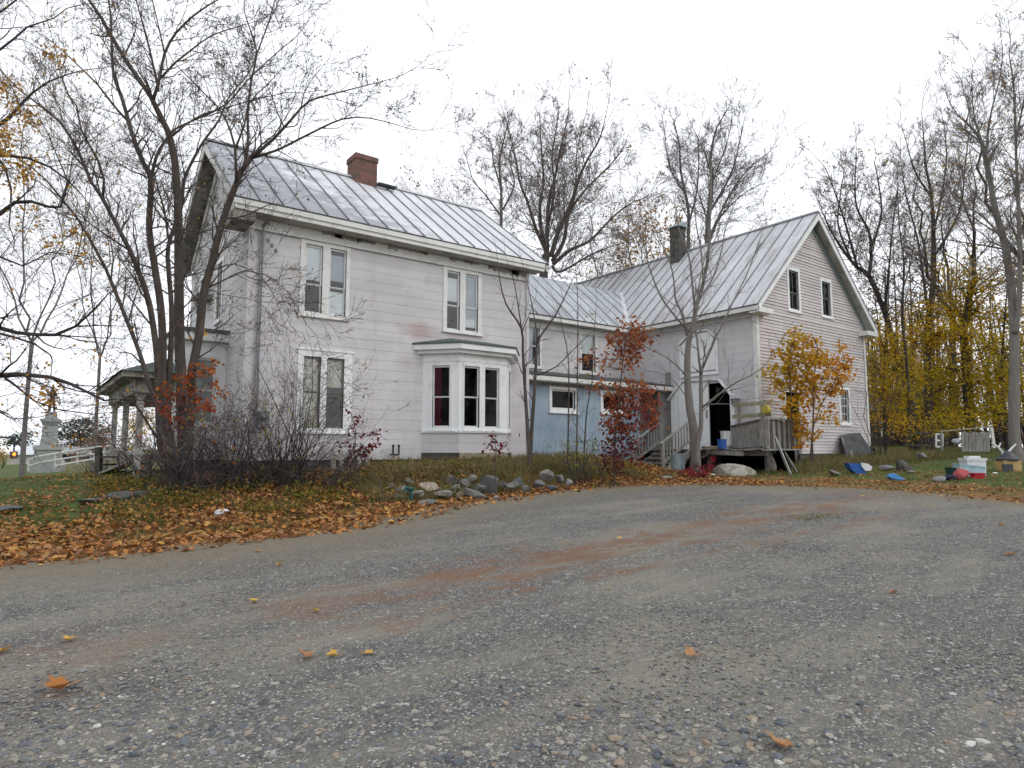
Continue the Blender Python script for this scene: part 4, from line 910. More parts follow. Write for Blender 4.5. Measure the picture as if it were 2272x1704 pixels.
# --- generated bare trees standing behind the buildings
def gen_tree(name, label, px, ytop, d, wpx, lean=0., forks=3, fork_h=.35, barkm='barkf', twigm='twigl', lvl=4, st=None, tw=1.0, leaf=None, group=None, seed=0, trunk_w=None, nl=None, extra=None):
    random.seed(seed); r_, f = ray(px, 900); p = PD(px, 900, d); gz = G(p.x, p.y) if abs(p.x) < 100 else 0
    top = PD(px, ytop, d).z; H = top - gz; W = wpx / FPX * d
    root = empty(name, (p.x, p.y, gz), label, 'tree', group); tr = MB(); cr = MB(); tips = []
    st = st or dict(n=(0, 4, 4, 5, 5), j=.16, up=.03, ang=(.4, 1.0), len=.64, rmin=.0045 * d / 30, split=3)
    tr_r = (trunk_w or 16) / FPX * d / 2
    rt = Vector((math.cos(YAW), -math.sin(YAW), 0)); fw = Vector((math.sin(YAW), math.cos(YAW), 0))
    fh = H * fork_h; b0 = Vector((p.x, p.y, gz - .3)); fk = Vector((p.x, p.y, gz + fh)) + rt * (lean * fh)
    P, Rr = spline([b0, b0.lerp(fk, .5) + rt * random.uniform(-.1, .1), fk], [tr_r * 1.3, tr_r, tr_r * .85], .6); tr.tube(P, Rr, 8, cap=True)
    for k in range(forks):
        a = 2 * math.pi * (k + random.uniform(-.25, .25)) / forks; sp = (W / 2) * (random.uniform(.6, 1.1) if k else .15)
        end = Vector((p.x, p.y, gz + H * random.uniform(.68, .88))) + rt * (math.cos(a) * sp + lean * H * .6) + fw * (math.sin(a) * sp)
        mid = fk.lerp(end, .5) + (rt * math.cos(a) + fw * math.sin(a)) * W * .13 + UP * (-H * .02)
        P, Rr = spline([fk, mid, end], [tr_r * .56, tr_r * .32, tr_r * .10], .7)
        P = [q + Vector((random.gauss(0, .11), random.gauss(0, .11), 0)) for q in P]; P[0] = fk; tr.tube(P, Rr, 6, cap=False)
        n = (nl or 9) + 3; LL = (end - fk).length
        for j in range(n):
            t = .12 + .86 * (j + random.random()) / n; i = min(len(P) - 2, int(t * (len(P) - 1))); dd = (P[i+1] - P[i]).normalized()
            ax = dd.orthogonal().normalized(); ax.rotate(Matrix.Rotation(random.uniform(0, 6.283), 3, dd)); nd = dd.copy(); nd.rotate(Matrix.Rotation(random.uniform(.45, .85), 3, ax))
            twig((tr, cr), P[i], nd, LL * .44 * tw * (1.2 - .62 * t) * random.uniform(.7, 1.1), Rr[i] * .45, lvl - 1, st, tips)
        twig((tr, cr), P[-1], (P[-1] - P[-2]).normalized(), LL * .26 * tw, Rr[-1], lvl - 1, st, tips)
    tr.build('trunk', M[barkm], root, smooth=True); cr.build('crown', M[twigm], root)
    if leaf:
        mat, frac, size, zone, num = leaf; lf = MB()
        for q, dd in tips:
            if random.random() < frac and (zone is None or zone(q, gz, H)):
                for _ in range(num): lf.leaf(q + Vector((random.gauss(0, .22), random.gauss(0, .22), random.gauss(0, .22))), size * random.uniform(.7, 1.3))
        if lf.v: lf.build('foliage', M[mat], root)
    return root
BG = 'bare trees behind the house and barn'
few = lambda m, f=.05: (m, f, .16, None, 1)
spec = [
 ('slim bare tree rising behind the farmhouse roof left of the brick chimney', 690, 190, 33, 150, dict(forks=2, fork_h=.5, seed=31, trunk_w=9, lvl=4, nl=7)),
 ('low bare tree top nearest the brick chimney on its right', 905, 385, 42, 130, dict(forks=5, nl=10, fork_h=.35, seed=32, trunk_w=9, leaf=few('l_brn', .1))),
 ('bare tree with a rounded twiggy top above the middle of the farmhouse roof', 985, 330, 44, 170, dict(forks=5, nl=10, seed=33, trunk_w=10, leaf=few('l_brn', .12))),
 ('bushy tree with brown and orange leaves behind the wing roof', 1385, 372, 36, 170, dict(forks=4, fork_h=.3, seed=36, trunk_w=12, leaf=('l_org', .06, .17, None, 2))),
 ('thin tree holding orange leaves just left of the barn chimney', 1462, 400, 38, 120, dict(forks=3, fork_h=.3, seed=37, trunk_w=9, leaf=('l_org', .35, .2, lambda q, gz, H: q.z < gz + H * .85, 2))),
 ('small twiggy tree showing just left of the barn gable peak', 1755, 395, 44, 110, dict(forks=3, seed=40, trunk_w=8, leaf=few('l_brn', .12))),
 ('crooked dark tree over the yellow bushes near the right border', 2150, 300, 35, 230, dict(forks=4, fork_h=.35, seed=44, trunk_w=20, barkm='bark2', leaf=few('l_yel', .2))),
 ('bare tree mostly cut off by the right border', 2330, 120, 27, 300, dict(forks=4, fork_h=.4, seed=46, trunk_w=22, barkm='bark', twigm='twigl')),
 ('pale bare tree behind the elm in the upper left corner', 60, 80, 30, 300, dict(forks=4, fork_h=.3, seed=47, trunk_w=9, twigm='twigl', leaf=('l_org', .12, .14, None, 1))),
 ('hazy bare tree showing behind the left part of the elm', 215, 230, 38, 230, dict(forks=4, fork_h=.3, seed=48, trunk_w=7, twigm='twigl', leaf=few('l_brn', .1))),
]
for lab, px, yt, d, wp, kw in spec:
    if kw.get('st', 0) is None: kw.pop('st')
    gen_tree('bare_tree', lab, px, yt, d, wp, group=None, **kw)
STB = dict(n=(0, 4, 4, 5), j=.13, up=.05, ang=(.35, .9), len=.64, rmin=.0072, split=3)
def bgt(label, d, limbs, bm, tm, seed, dens=.85, tl=2.3, leaf=None, w=.8, nmin=.5):
    dens *= .40; tl *= .72; tm = 'twigm'
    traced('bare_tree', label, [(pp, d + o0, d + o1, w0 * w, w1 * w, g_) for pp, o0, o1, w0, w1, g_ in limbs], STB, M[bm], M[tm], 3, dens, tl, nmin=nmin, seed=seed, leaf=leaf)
bgt('great wide bare maple behind the gap between farmhouse and wing', 32, [
 ([(1200,1000),(1202,800),(1206,607),(1214,562)], 0, 0, 34, 24, True),
 ([(1214,567),(1202,518),(1198,457),(1206,404),(1202,343),(1198,275)], 0, 1, 13, 3, False), ([(1214,567),(1214,505),(1218,444),(1234,383),(1242,335),(1258,270)], 0, -1, 14, 3, False),
 ([(1222,570),(1242,505),(1267,457),(1283,400),(1303,355),(1328,314),(1340,275)], 0, -2, 15, 3, False), ([(1226,579),(1251,534),(1263,473),(1300,420),(1350,370),(1380,335)], 0, 2, 13, 3, False),
 ([(1226,587),(1267,554),(1308,534),(1369,473),(1410,445)], 0, -1, 12, 3, False), ([(1214,562),(1190,510),(1169,444),(1153,404),(1145,355),(1132,300)], 0, 1, 11, 3, False),
 ([(1226,591),(1243,603),(1308,567),(1360,545)], 0, -2, 10, 3, False), ([(1216,500),(1230,420),(1225,350),(1235,280),(1240,245)], 0, 2.5, 8, 2.5, False), ([(1245,500),(1275,420),(1280,340),(1295,270)], 0, 2, 7, 2.5, False)], 'bark', 'twigl', 35, leaf=('l_brn', .02, .12, None), dens=.66, tl=2.7)
bgt('tall forked bare tree left of the great maple, above the roof end', 40, [([(1108,1000),(1110,700),(1112,497),(1112,424),(1108,363),(1120,302),(1129,265)], 0, 1, 13, 3, True),
 ([(1116,465),(1141,408),(1130,345),(1158,290)], 0, -1, 7, 2.5, False), ([(1112,420),(1095,360),(1088,314),(1060,290)], 0, 1, 6, 2, False), ([(1112,480),(1075,430),(1050,400),(1035,350)], 0, -1, 6, 2, False)], 'barkf', 'twigl', 34, leaf=('l_brn', .04, .13, None), tl=2.8, dens=.9)
bgt('slender pale bare tree directly behind the barn chimney', 34, [([(1530,1000),(1528,700),(1527,546),(1527,465),(1511,383),(1507,322),(1495,270)], 0, .5, 15, 3, True), ([(1527,500),(1545,430),(1550,370),(1548,310)], 0, 1, 7, 2, False), ([(1520,430),(1490,380),(1478,330),(1475,290)], 0, -1, 6, 2, False)], 'barkf', 'twigl', 38, dens=.8)
bgt('fan-shaped pale bare tree rising over the barn ridge', 32, [([(1566,1000),(1570,546),(1574,465),(1580,392),(1576,355),(1588,290),(1610,250)], 0, .5, 20, 3, True), ([(1572,530),(1613,444),(1653,383),(1690,350)], 0, -1, 8, 2, False),
 ([(1580,392),(1560,330),(1535,280)], 0, 1, 7, 2, False), ([(1575,470),(1620,390),(1640,320),(1650,270)], 0, 1.5, 8, 2, False), ([(1572,540),(1600,480),(1650,430),(1685,410)], 0, -2, 6, 2, False), ([(1578,410),(1605,340),(1620,290)], 0, -1, 6, 2, False), ([(1572,500),(1550,430),(1528,380)], 0, 2, 6, 2, False)], 'barkf', 'twigl', 39, dens=.75)
bgt('leaning dark bare tree with a round dense top right of the barn gable', 31, [([(2035,1000),(2011,852),(1985,774),(1964,696),(1928,613),(1902,593),(1871,556),(1840,505),(1825,470)], 0, .5, 24, 3, True),
 ([(1928,613),(1933,567),(1928,515),(1902,463),(1897,411),(1900,349)], 0, 1, 11, 3, False), ([(1964,696),(1970,619),(1975,567),(1983,479),(1990,430)], 0, -1, 8, 2.5, False), ([(1902,593),(1881,515),(1856,437),(1835,380)], 0, -1, 8, 2.5, False), ([(1930,560),(1955,480),(1950,410),(1940,360)], 0, 2, 7, 2.5, False), ([(1890,580),(1860,500),(1865,430),(1875,370)], 0, 2, 7, 2, False)], 'bark2', 'twig', 41, dens=.7, tl=2.0, leaf=('l_brn', .02, .12, None))
bgt('very tall bare tree with upright limbs right of the leaning tree', 33, [([(2064,1000),(2058,774),(2063,697),(2071,619),(2071,515),(2066,432),(2053,359),(2047,270)], 0, .5, 26, 3, True),
 ([(2073,567),(2094,536),(2130,463),(2141,370),(2150,300)], 0, -1, 9, 2.5, False), ([(2063,722),(2042,567),(2032,515),(2011,437),(2000,370)], 0, 1, 9, 2.5, False), ([(2071,515),(2090,430),(2100,350),(2095,280)], 0, 1.5, 8, 2.5, False), ([(2068,440),(2030,380),(2010,310)], 0, -1.5, 7, 2, False)], 'bark', 'twigl', 42, dens=.75)
bgt('thin dark stemmed tree between the leaning and the very tall tree', 29, [([(2022,1000),(2011,800),(2001,697),(2006,593),(1996,505),(1990,390)], 0, .5, 10, 2, True), ([(2004,640),(2025,560),(2030,480)], 0, -.5, 4, 1.5, False)], 'bark2', 'twig', 43, dens=1.0, tl=1.6)
bgt('tall pale-trunked tree at the right border with limbs reaching up and left', 25, [([(2258,1010),(2250,956),(2250,722),(2234,567),(2208,463),(2187,349),(2167,297),(2125,255)], 0, .5, 34, 4, True),
 ([(2252,740),(2263,640),(2260,463),(2255,359),(2250,204),(2239,120)], 0, -1, 16, 3, False), ([(2187,349),(2198,255),(2219,170),(2225,110)], 0, 1, 7, 2.5, False), ([(2190,360),(2162,260),(2156,190)], 0, -1, 6, 2, False), ([(2258,420),(2290,330),(2310,230)], 0, 1, 8, 2.5, False), ([(2225,530),(2180,480),(2130,450),(2090,400)], 0, 1, 7, 2, False), ([(2256,300),(2275,200),(2280,90)], 0, -1, 6, 2, False)], 'barkl', 'twigl', 45, dens=.7, tl=2.2, leaf=('l_org', .02, .1, None))
# --- traced young maple with twin trunks in front of the sliding door
ST3 = dict(n=(0, 3, 3, 3), j=.14, up=.06, ang=(.35, .8), len=.62, rmin=.0038, split=2); d3 = 19.6
L3 = [
 ([(1546,1050),(1541,960),(1532,915),(1526,857),(1525,800),(1528,758),(1539,715),(1546,675),(1557,642),(1571,567),(1575,494),(1577,440),(1578,370)], d3, d3 + .8, 21, 2.5, True),
 ([(1531,736),(1506,711),(1466,657),(1438,585),(1430,545),(1405,500)], d3, d3 - .6, 6, 1.6, False),
 ([(1542,693),(1535,620),(1528,567),(1510,520),(1500,470)], d3 + .3, d3 + .8, 6, 1.8, False),
 ([(1524,745),(1515,700),(1499,664),(1495,621),(1485,577),(1463,530),(1440,480)], d3, d3 - .4, 6, 1.5, False),
 ([(1552,660),(1580,620),(1600,560),(1612,500),(1640,430)], d3 + .2, d3 + 1, 5, 1.5, False),
 ([(1560,630),(1556,560),(1545,500),(1540,440),(1530,380)], d3 + .2, d3 + .6, 5, 1.5, False),
 ([(1545,1035),(1549,980),(1555,949),(1556,915),(1555,857),(1555,830),(1559,812)], d3 - .1, d3 - .4, 12, 8, False),
 ([(1556,830),(1551,800),(1547,754),(1543,720),(1550,640),(1562,580),(1590,500)], d3 - .4, d3 - .2, 7, 1.8, False),
 ([(1559,815),(1566,800),(1578,773),(1589,747),(1603,720),(1626,671),(1655,613),(1676,559),(1690,520)], d3 - .4, d3 - 1, 7, 1.6, False),
 ([(1559,903),(1589,880),(1619,857),(1642,844),(1665,834),(1692,816),(1717,784)], d3 - .3, d3 - 1.0, 5, 1.6, False),
 ([(1560,900),(1590,896),(1624,897)], d3 - .3, d3 - .1, 2.5, 1.2, False),
 ([(1520,830),(1502,812),(1475,791),(1429,768),(1400,750)], d3, d3 - .5, 3.5, 1.2, False),
 ([(1522,880),(1500,850),(1470,830),(1430,820)], d3, d3 - .3, 2.5, 1.0, False),
]
traced('young_maple', 'young bare maple with twin grey trunks in front of the barn sliding door', L3, ST3, M['barkl'], M['twig'], 2, .42, .85, nmin=.35, seed=6)
L4 = [
 ([(1174,1003),(1167,897),(1160,779),(1157,729),(1123,675),(1110,627),(1105,590)], 17.4, 17.1, 9, 1.6, True),
 ([(1157,729),(1147,661),(1137,611),(1125,580)], 17.3, 17.5, 3.5, 1.4, False),
 ([(1177,1003),(1184,897),(1189,813),(1194,756),(1231,702),(1258,648),(1275,610)], 17.5, 17.2, 9, 1.5, True),
 ([(1194,756),(1187,712),(1170,627),(1160,590)], 17.5, 17.6, 3.5, 1.3, False),
 ([(1192,833),(1235,813),(1272,776),(1320,730)], 17.5, 17.2, 3.5, 1.2, False),
 ([(1158,735),(1172,705),(1180,680)], 17.4, 17.2, 3, 1.2, False)]
traced('sapling', 'bare twin-stemmed sapling at the right corner of the farmhouse', L4, ST3, M['bark'], M['twig'], 1, .35, .7, nmin=.25, seed=8)
for i, (pp, lb) in enumerate((([(1260,1003),(1262,853),(1260,788),(1247,723),(1240,690)], 'thin bare sapling beside the first blue-wall window'),
    ([(1280,1003),(1281,850),(1282,674),(1277,593)], 'tall straight bare sapling right of the first blue-wall window'),
    ([(1296,1005),(1303,902),(1313,853),(1317,755),(1322,690)], 'greenish thin sapling nearest the red oak'))):
    traced('sapling', lb, [(pp, 17.8 + .1 * i, 17.6, 3.6, 1.2, True)], ST3, M['bark'], M['twig'], 1, .3, .55, nmin=.2, seed=60 + i, leaf=('l_grn', .35 if i == 2 else .06, .08, None))
L4b = [([(1262,784),(1285,755),(1330,700)], 17.4, 17.2, 2, 1, False)]
# --- leafy saplings: leaf clouds hung on traced stems
def leafy_tree(name, label, stems, clusters, mat, size, dens, d, barkm='bark', seed=1, cat='sapling', shape=1, dz=.35, group=None):
    random.seed(seed); tr = MB(); lf = MB(); spts = []
    for (pp, w0, w1) in stems:
        P, Rr = limb(pp, d, d - .1, w0, w1, True); tr.tube(P, Rr, 6); spts += P
    for (x, y, rx, ry, tone) in clusters:
        c = PD(x, y, d + random.uniform(-dz, dz)); ax_ = rx * d / FPX; az = ry * d / FPX
        near = min(spts, key=lambda q: (q - c - Vector((0, 0, -az * .8))).length); tr.tube([near, near.lerp(c, .6) + Vector((0, 0, -.04)), c], [.009, .006, .004], 4)
        n = int(dens * rx * ry / 100); rt = Vector((math.cos(YAW), -math.sin(YAW), 0)); fw = Vector((math.sin(YAW), math.cos(YAW), 0))
        for k in range(max(2, n // 7)):
            th = random.uniform(0, 6.28); ra = random.random() ** .5; e = c + rt * (math.cos(th) * ax_ * ra) + UP * (math.sin(th) * az * ra) + fw * random.gauss(0, ax_ * .5)
            tr.tube([c, c.lerp(e, .5) + UP * .02, e], [.004, .003, .002], 3, cap=False)
            for j in range(7):
                q = e + Vector((random.gauss(0, size * .8), random.gauss(0, size * .8), random.gauss(0, size * .7) - size * .3))
                nrm = Vector((random.gauss(0, .8), random.gauss(0, .8), random.uniform(.1, 1))).normalized()
                lf.leaf(q, size * random.uniform(.6, 1.25), nrm, shape, max(0, min(1, random.gauss(tone, .16))))
    p0 = PD(*stems[0][0][0], d); root = empty(name, (p0.x, p0.y, G(p0.x, p0.y)), label, cat, group); tr.build('trunk', M[barkm], root); lf.build('foliage', M[mat], root); return root
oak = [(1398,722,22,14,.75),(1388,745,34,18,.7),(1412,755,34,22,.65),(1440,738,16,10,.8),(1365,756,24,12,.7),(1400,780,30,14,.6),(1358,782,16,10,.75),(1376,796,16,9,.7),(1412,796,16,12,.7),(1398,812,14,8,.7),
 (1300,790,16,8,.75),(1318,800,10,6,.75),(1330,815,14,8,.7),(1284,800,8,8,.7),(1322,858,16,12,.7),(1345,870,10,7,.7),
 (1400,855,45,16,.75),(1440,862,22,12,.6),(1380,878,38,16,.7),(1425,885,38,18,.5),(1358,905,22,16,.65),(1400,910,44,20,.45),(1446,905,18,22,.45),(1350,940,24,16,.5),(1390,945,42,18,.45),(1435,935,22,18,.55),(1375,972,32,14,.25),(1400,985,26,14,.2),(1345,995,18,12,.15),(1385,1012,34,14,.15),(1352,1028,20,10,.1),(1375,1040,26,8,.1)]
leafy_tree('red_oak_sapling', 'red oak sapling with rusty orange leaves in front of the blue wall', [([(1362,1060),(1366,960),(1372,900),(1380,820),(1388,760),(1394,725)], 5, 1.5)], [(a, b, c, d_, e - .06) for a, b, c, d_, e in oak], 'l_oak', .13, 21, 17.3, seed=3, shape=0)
mp = [(1765,735,14,14,.15),(1760,765,24,20,.15),(1790,760,26,18,.45),(1735,785,18,10,.2),(1715,778,12,8,.3),(1770,800,30,20,.2),(1800,795,30,20,.5),(1825,790,24,14,.65),(1868,770,12,8,.9),(1872,800,20,14,.8),(1845,815,24,14,.7),(1750,830,30,18,.15),(1790,840,30,20,.3),(1830,840,30,16,.6),(1870,835,22,14,.8),(1710,825,18,14,.1),(1735,850,24,14,.2),(1765,870,30,18,.25),(1805,870,30,16,.5),(1845,865,24,12,.8),(1765,905,22,20,.4),(1800,900,20,12,.7),(1775,940,20,16,.6),(1820,930,16,8,.6),(1790,965,22,14,.6),(1845,905,14,8,.8),(1850,930,14,8,.5),(1770,985,14,8,.8),(1810,960,12,8,.5),(1712,868,8,5,.9),(1722,898,10,6,.8),(1880,815,12,10,.8)]
leafy_tree('golden_maple_sapling', 'young maple with yellow and orange leaves in front of the barn gable', [([(1799,1015),(1804,939),(1806,838),(1815,775),(1800,740)], 5, 1.5), ([(1757,1000),(1756,900),(1752,800),(1765,730)], 4, 1.5), ([(1803,960),(1822,900),(1850,850),(1872,800)], 3, 1.3)], [(a, b, c, d_, .25 + e * .7) for a, b, c, d_, e in mp], 'l_maple', .105, 34, 21.5, seed=4)
leafy_tree('oak_seedling', 'small dark red oak seedling leaning over the grey pallet', [([(790,1060),(786,1000),(790,960),(778,915)], 3, 1.5)],
 [(778,915,9,8,.5),(788,935,12,7,.5),(790,960,14,10,.7),(815,960,16,6,.5),(838,965,9,9,.5),(765,990,16,9,.3),(790,1000,26,12,.3),(822,998,18,9,.4),(790,1015,26,8,.2),(830,985,10,8,.4)], 'l_red', .11, 17, 14.9, seed=5, shape=0)
leafy_tree('oak_seedling', 'dark red oak seedling growing under the bay window', [([(1100,1030),(1100,1000),(1098,965)], 2.5, 1.2)], [(1098,968,10,7,.5),(1090,985,18,10,.3),(1128,985,11,9,.5),(1104,998,14,7,.3)], 'l_red', .11, 18, 15.0, seed=6, shape=0)
leafy_tree('vine', 'climbing vine with rusty red leaves round the elm stems', [([(425,1050),(430,950),(440,880),(470,820)], 3, 1.5), ([(380,1050),(385,960),(400,880),(425,820)], 3, 1.5)],
 [(430,815,20,10,.6),(475,808,8,16,.8),(400,838,18,10,.5),(372,857,14,8,.5),(415,855,16,10,.6),(425,875,24,12,.3),(455,830,12,12,.7),(395,880,16,10,.3),(365,905,10,12,.2),(478,850,8,6,.6),(495,870,12,8,.8),(465,895,20,12,.3),(440,905,16,8,.3),(345,885,8,5,.5),(420,900,24,16,.15),(400,940,24,16,.1)], 'l_vine', .08, 20, 13.3, seed=7, cat='vine')
leafy_tree('crimson_shrub', 'low crimson shrub at the foot of the young maple', [([(1550,1060),(1552,1040)], 3, 2)], [(1530,1048,16,8,.5),(1550,1044,22,10,.4),(1572,1040,14,9,.6),(1578,1020,6,10,.7),(1556,1054,26,5,.2)], 'l_crim', .06, 90, 19.0, seed=8, cat='shrub', shape=0, dz=.2)
# --- bare tangled bushes against the house
def bush(name, label, px, py_, d, wpx, hpx, n, twigm='twig', leaf=None, seed=1, lean=0.):
    random.seed(seed); p = PD(px, py_, d); gz = G(p.x, p.y); tr = MB(); cr = MB(); tips = []; st = dict(n=(0, 3, 3, 3), j=.2, up=.0, ang=(.35, .9), len=.6, rmin=.0038, split=3)
    H = hpx / FPX * d; W = wpx / FPX * d; rt = Vector((math.cos(YAW), -math.sin(YAW), 0)); fw = Vector((math.sin(YAW), math.cos(YAW), 0))
    for k in range(n):
        o = p + rt * random.gauss(0, W * .12) + fw * random.gauss(0, .15); o.z = gz - .1; sp = random.uniform(-1, 1) * .75 + lean
        dd = (UP + rt * sp * W / H + fw * random.gauss(0, .3)).normalized(); twig((tr, cr), o, dd, H * random.uniform(.42, .78), random.uniform(.009, .02), 3, st, tips)
    root = empty(name, (p.x, p.y, gz), label, 'bush'); tr.build('stems', M['bark2'], root); cr.build('crown', M[twigm], root)
    if leaf:
        lf = MB(); mat, fr_, size = leaf
        for q, dd in tips:
            if random.random() < fr_:
                for _ in range(2): lf.leaf(q + Vector((random.gauss(0, .05), random.gauss(0, .05), random.gauss(0, .05))), size * random.uniform(.6, 1.2))
        if lf.v: lf.build('foliage', M[mat], root)
    return root
bush('bare_bush', 'wide tangled bare bush below the left ground-floor window', 625, 1060, 14.3, 280, 300, 60, leaf=('l_grn', .05, .06), seed=71, lean=.12)
bush('bare_bush', 'dense dark bare bush at the house corner below the conduit', 520, 1065, 13.9, 170, 240, 46, leaf=('l_grn', .09, .06), seed=72)
bush('bare_bush', 'thick twiggy brush round the foot of the elm', 425, 1068, 13.2, 230, 230, 44, leaf=('l_vine', .04, .07), seed=73)
bush('bare_bush', 'tall thin bare bush rising in front of the left ground-floor window', 655, 1060, 14.9, 140, 400, 9, leaf=('l_org', .12, .05), seed=74)
bush('bare_bush', 'low spreading bare bush between house corner and oak seedling', 700, 1062, 14.6, 260, 150, 22, leaf=('l_grn', .03, .05), seed=75, lean=.3)
bush('green_bush', 'loose green and yellow shrub in front of the blue wall', 1300, 1020, 17.4, 120, 150, 12, leaf=('l_grn', .35, .07), seed=76)
bush('bare_bush', 'grey brush screening the porch columns left of the elm', 315, 1062, 15.5, 190, 190, 24, leaf=('l_vine', .04, .07), seed=79)
bush('bare_bush', 'thin bare stems at the right corner of the barn', 1950, 1010, 25, 90, 320, 9, leaf=('l_org', .05, .1), seed=77)
bush('bare_bush', 'fuzzy brown bush left of the porch columns', 222, 1010, 30, 110, 110, 26, seed=78, twigm='twigl', leaf=('l_brn', .15, .1))
# --- ground plants and litter
def scatter(n, fn, seed):
    rs = np.random.RandomState(seed); out = []
    while len(out) < n:
        p = fn(rs)
        if p: out.append(p)
    return out
def yard(rs):
    x = rs.uniform(-13, 16); y = rs.uniform(9.6, 16.6)
    if 4.1 < x < 12.9 and y > 16.3: return None
    d = dedge(x, y)
    if d < -.9: return None
    if d < 0 and rs.rand() > .6 * math.exp(d * 3): return None
    if 0 <= d < .7 and rs.rand() > .35 + d: return None
    k = 1 if x > 2.5 else .9 * math.exp(-max(0, d - 2.4) * .6)
    if d > 3.4 and x > 2.5: k *= .85
    if rs.rand() > k * (.45 + .55 * (math.sin(x * 2.2) * math.sin(y * 3.1 + x) > -.35)): return None
    return x, y, d
random.seed(9); lf = MB()
for x, y, d in scatter(56000, yard, 1):
    z = (G(x, y) if d > 0 else LZ(x, y)) + random.uniform(.0, .04 if d > .2 else .01) + (random.random() ** 2 * .16 if d > 1.2 and x > 1 else 0)
    cl = .5 + .5 * math.sin(x * 1.9 + 2 * math.sin(y * 2.3)) * math.sin(y * 3.7 + x); tn = random.random() if random.random() < .25 + .6 * cl else random.choice((.0, .03, .96, 1., .2, .66))
    lf.leaf((x, y, z + .01), random.uniform(.035, .12), Vector((random.gauss(0, .55), random.gauss(0, .55), 1)).normalized(), 1 if y < 13 and random.random() < .6 else 0, tn)
def rband(rs):
    x = rs.uniform(13, 34); y = rs.uniform(-4, 16.8)
    d = dedge(x, y)
    if d < -.8 or d > 7 or (x > 20 and y > 12.9): return None
    if d < 0 and rs.rand() > math.exp(d * 4): return None
    if rs.rand() > (1 if d < 2.2 else .3) * (.3 + .7 * (math.sin(x * 1.7 + y) * math.sin(y * 1.3 - x * .5) > -.2)): return None
    return x, y, d
for x, y, d in scatter(8500, rband, 2):
    z = (G(x, y) if d > 0 else LZ(x, y)) + random.uniform(.0, .04)
    lf.leaf((x, y, z + .01), random.uniform(.05, .11), Vector((random.gauss(0, .4), random.gauss(0, .4), 1)).normalized(), 0, random.choice((random.random(), 0., .05, .95, 1.)))
def lawnl(rs):
    x = rs.uniform(-30, 3); y = rs.uniform(10.5, 34); d = dedge(x, y)
    if d < 0 or x > 2 and y > 16: return None
    if math.sin(x * .9 + y * .6) + math.sin(y * 1.7) < .1: return None
    return x, y, d
for x, y, d in scatter(9000, lawnl, 3):
    lf.leaf((x, y, G(x, y) + .04), random.uniform(.07, .13), Vector((random.gauss(0, .3), random.gauss(0, .3), 1)).normalized(), 0)
tag(lf.build('leaf_litter', M['l_litter']), 'orange and brown fallen leaves covering the yard beside the gravel', 'leaf litter', kind='stuff')
def blades(mb, x, y, z, n, h, spread, lean=.35):
    for _ in range(n):
        a = random.uniform(0, 6.28); r_ = random.random() ** .5 * spread; bx = x + math.cos(a) * r_; by = y + math.sin(a) * r_; hh = h * random.uniform(.5, 1.15)
        l = Vector((random.gauss(0, lean), random.gauss(0, lean), 1)).normalized() * hh; s_ = Vector((math.cos(a + 1.5), math.sin(a + 1.5), 0)) * random.uniform(.003, .007); b = Vector((bx, by, z))
        i = len(mb.v); mb.v += [b - s_, b + s_, b + l * .6 + s_ * .7 + Vector((0, 0, hh * .05)), b + l]; mb.f.append((i, i+1, i+2, i+3)); mb.r.append(random.random())
random.seed(12); gr = MB()
def lawn(rs):
    x = rs.uniform(-24, 4); y = rs.uniform(10.4, 30); d = dedge(x, y)
    if d < .15: return None
    if d < 1.8 and rs.rand() > .16: return None
    return x, y, d
for x, y, d in scatter(9000, lawn, 4): blades(gr, x, y, G(x, y) - .01, 7, .09, .12)
def ryard(rs):
    x = rs.uniform(15, 45); y = rs.uniform(-6, 26); d = dedge(x, y)
    if d < .5 or (19 < x < 28 and y > 12.8): return None
    if d < 2.2 and rs.rand() > .25: return None
    return x, y, d
for x, y, d in scatter(6000, ryard, 5): blades(gr, x, y, G(x, y) - .01, 7, .14, .15)
tag(gr.build('lawn_grass', M['grass']), 'short green lawn grass left of the house and behind the junk', 'grass', kind='stuff')
wd = MB(); random.seed(13)
def mound(rs):
    x = rs.uniform(1.0, 15.5); y = rs.uniform(10.6, 17); d = dedge(x, y)
    if d < .7 or (4.1 < x < 12.9 and y > 16.35): return None
    k = .35
    if 7 < x < 13.5 and y > 13.6: k = 1
    if x < 6.5 and y > 12.4: k = .35
    if rs.rand() > k: return None
    return x, y, d
for x, y, d in scatter(4200, mound, 6):
    tall = .36 if (y > 13.6 and x > 6.8) else .2; blades(wd, x, y, G(x, y) - .02, 8, tall * random.uniform(.5, 1.2), .09, .3)
def barnedge(rs):
    x = rs.uniform(19, 31); y = rs.uniform(10.8, 12.95)
    if x < 21.5 and y > 11.5: return None
    return x, y, 1
def wallweeds(rs):
    x = rs.uniform(5.8, 14); y = rs.uniform(12.5, 14.3); return (x, y, 1) if dedge(x, y) > .5 else None
for x, y, d in scatter(2100, wallweeds, 17): blades(wd, x, y, G(x, y) - .02, 8, random.uniform(.18, .42), .1, .4)
for x, y, d in scatter(1100, barnedge, 7): blades(wd, x, y, G(x, y) - .02, 8, .4, .12, .3)
tag(wd.build('weeds', M['weeds']), 'tall dry weeds and grass growing along the foundations', 'weeds', kind='stuff')
sh = MB(); random.seed(14)
def low(rs):
    x = rs.uniform(1.2, 14.5); y = rs.uniform(11.6, 16.3); d = dedge(x, y)
    if d < 1.2: return None
    if math.sin(x * 2.7 + 1) * math.sin(y * 2.3 + x * .6) < .05: return None
    if 6.3 < x < 12 and y < 13.6: return None
    return x, y, d
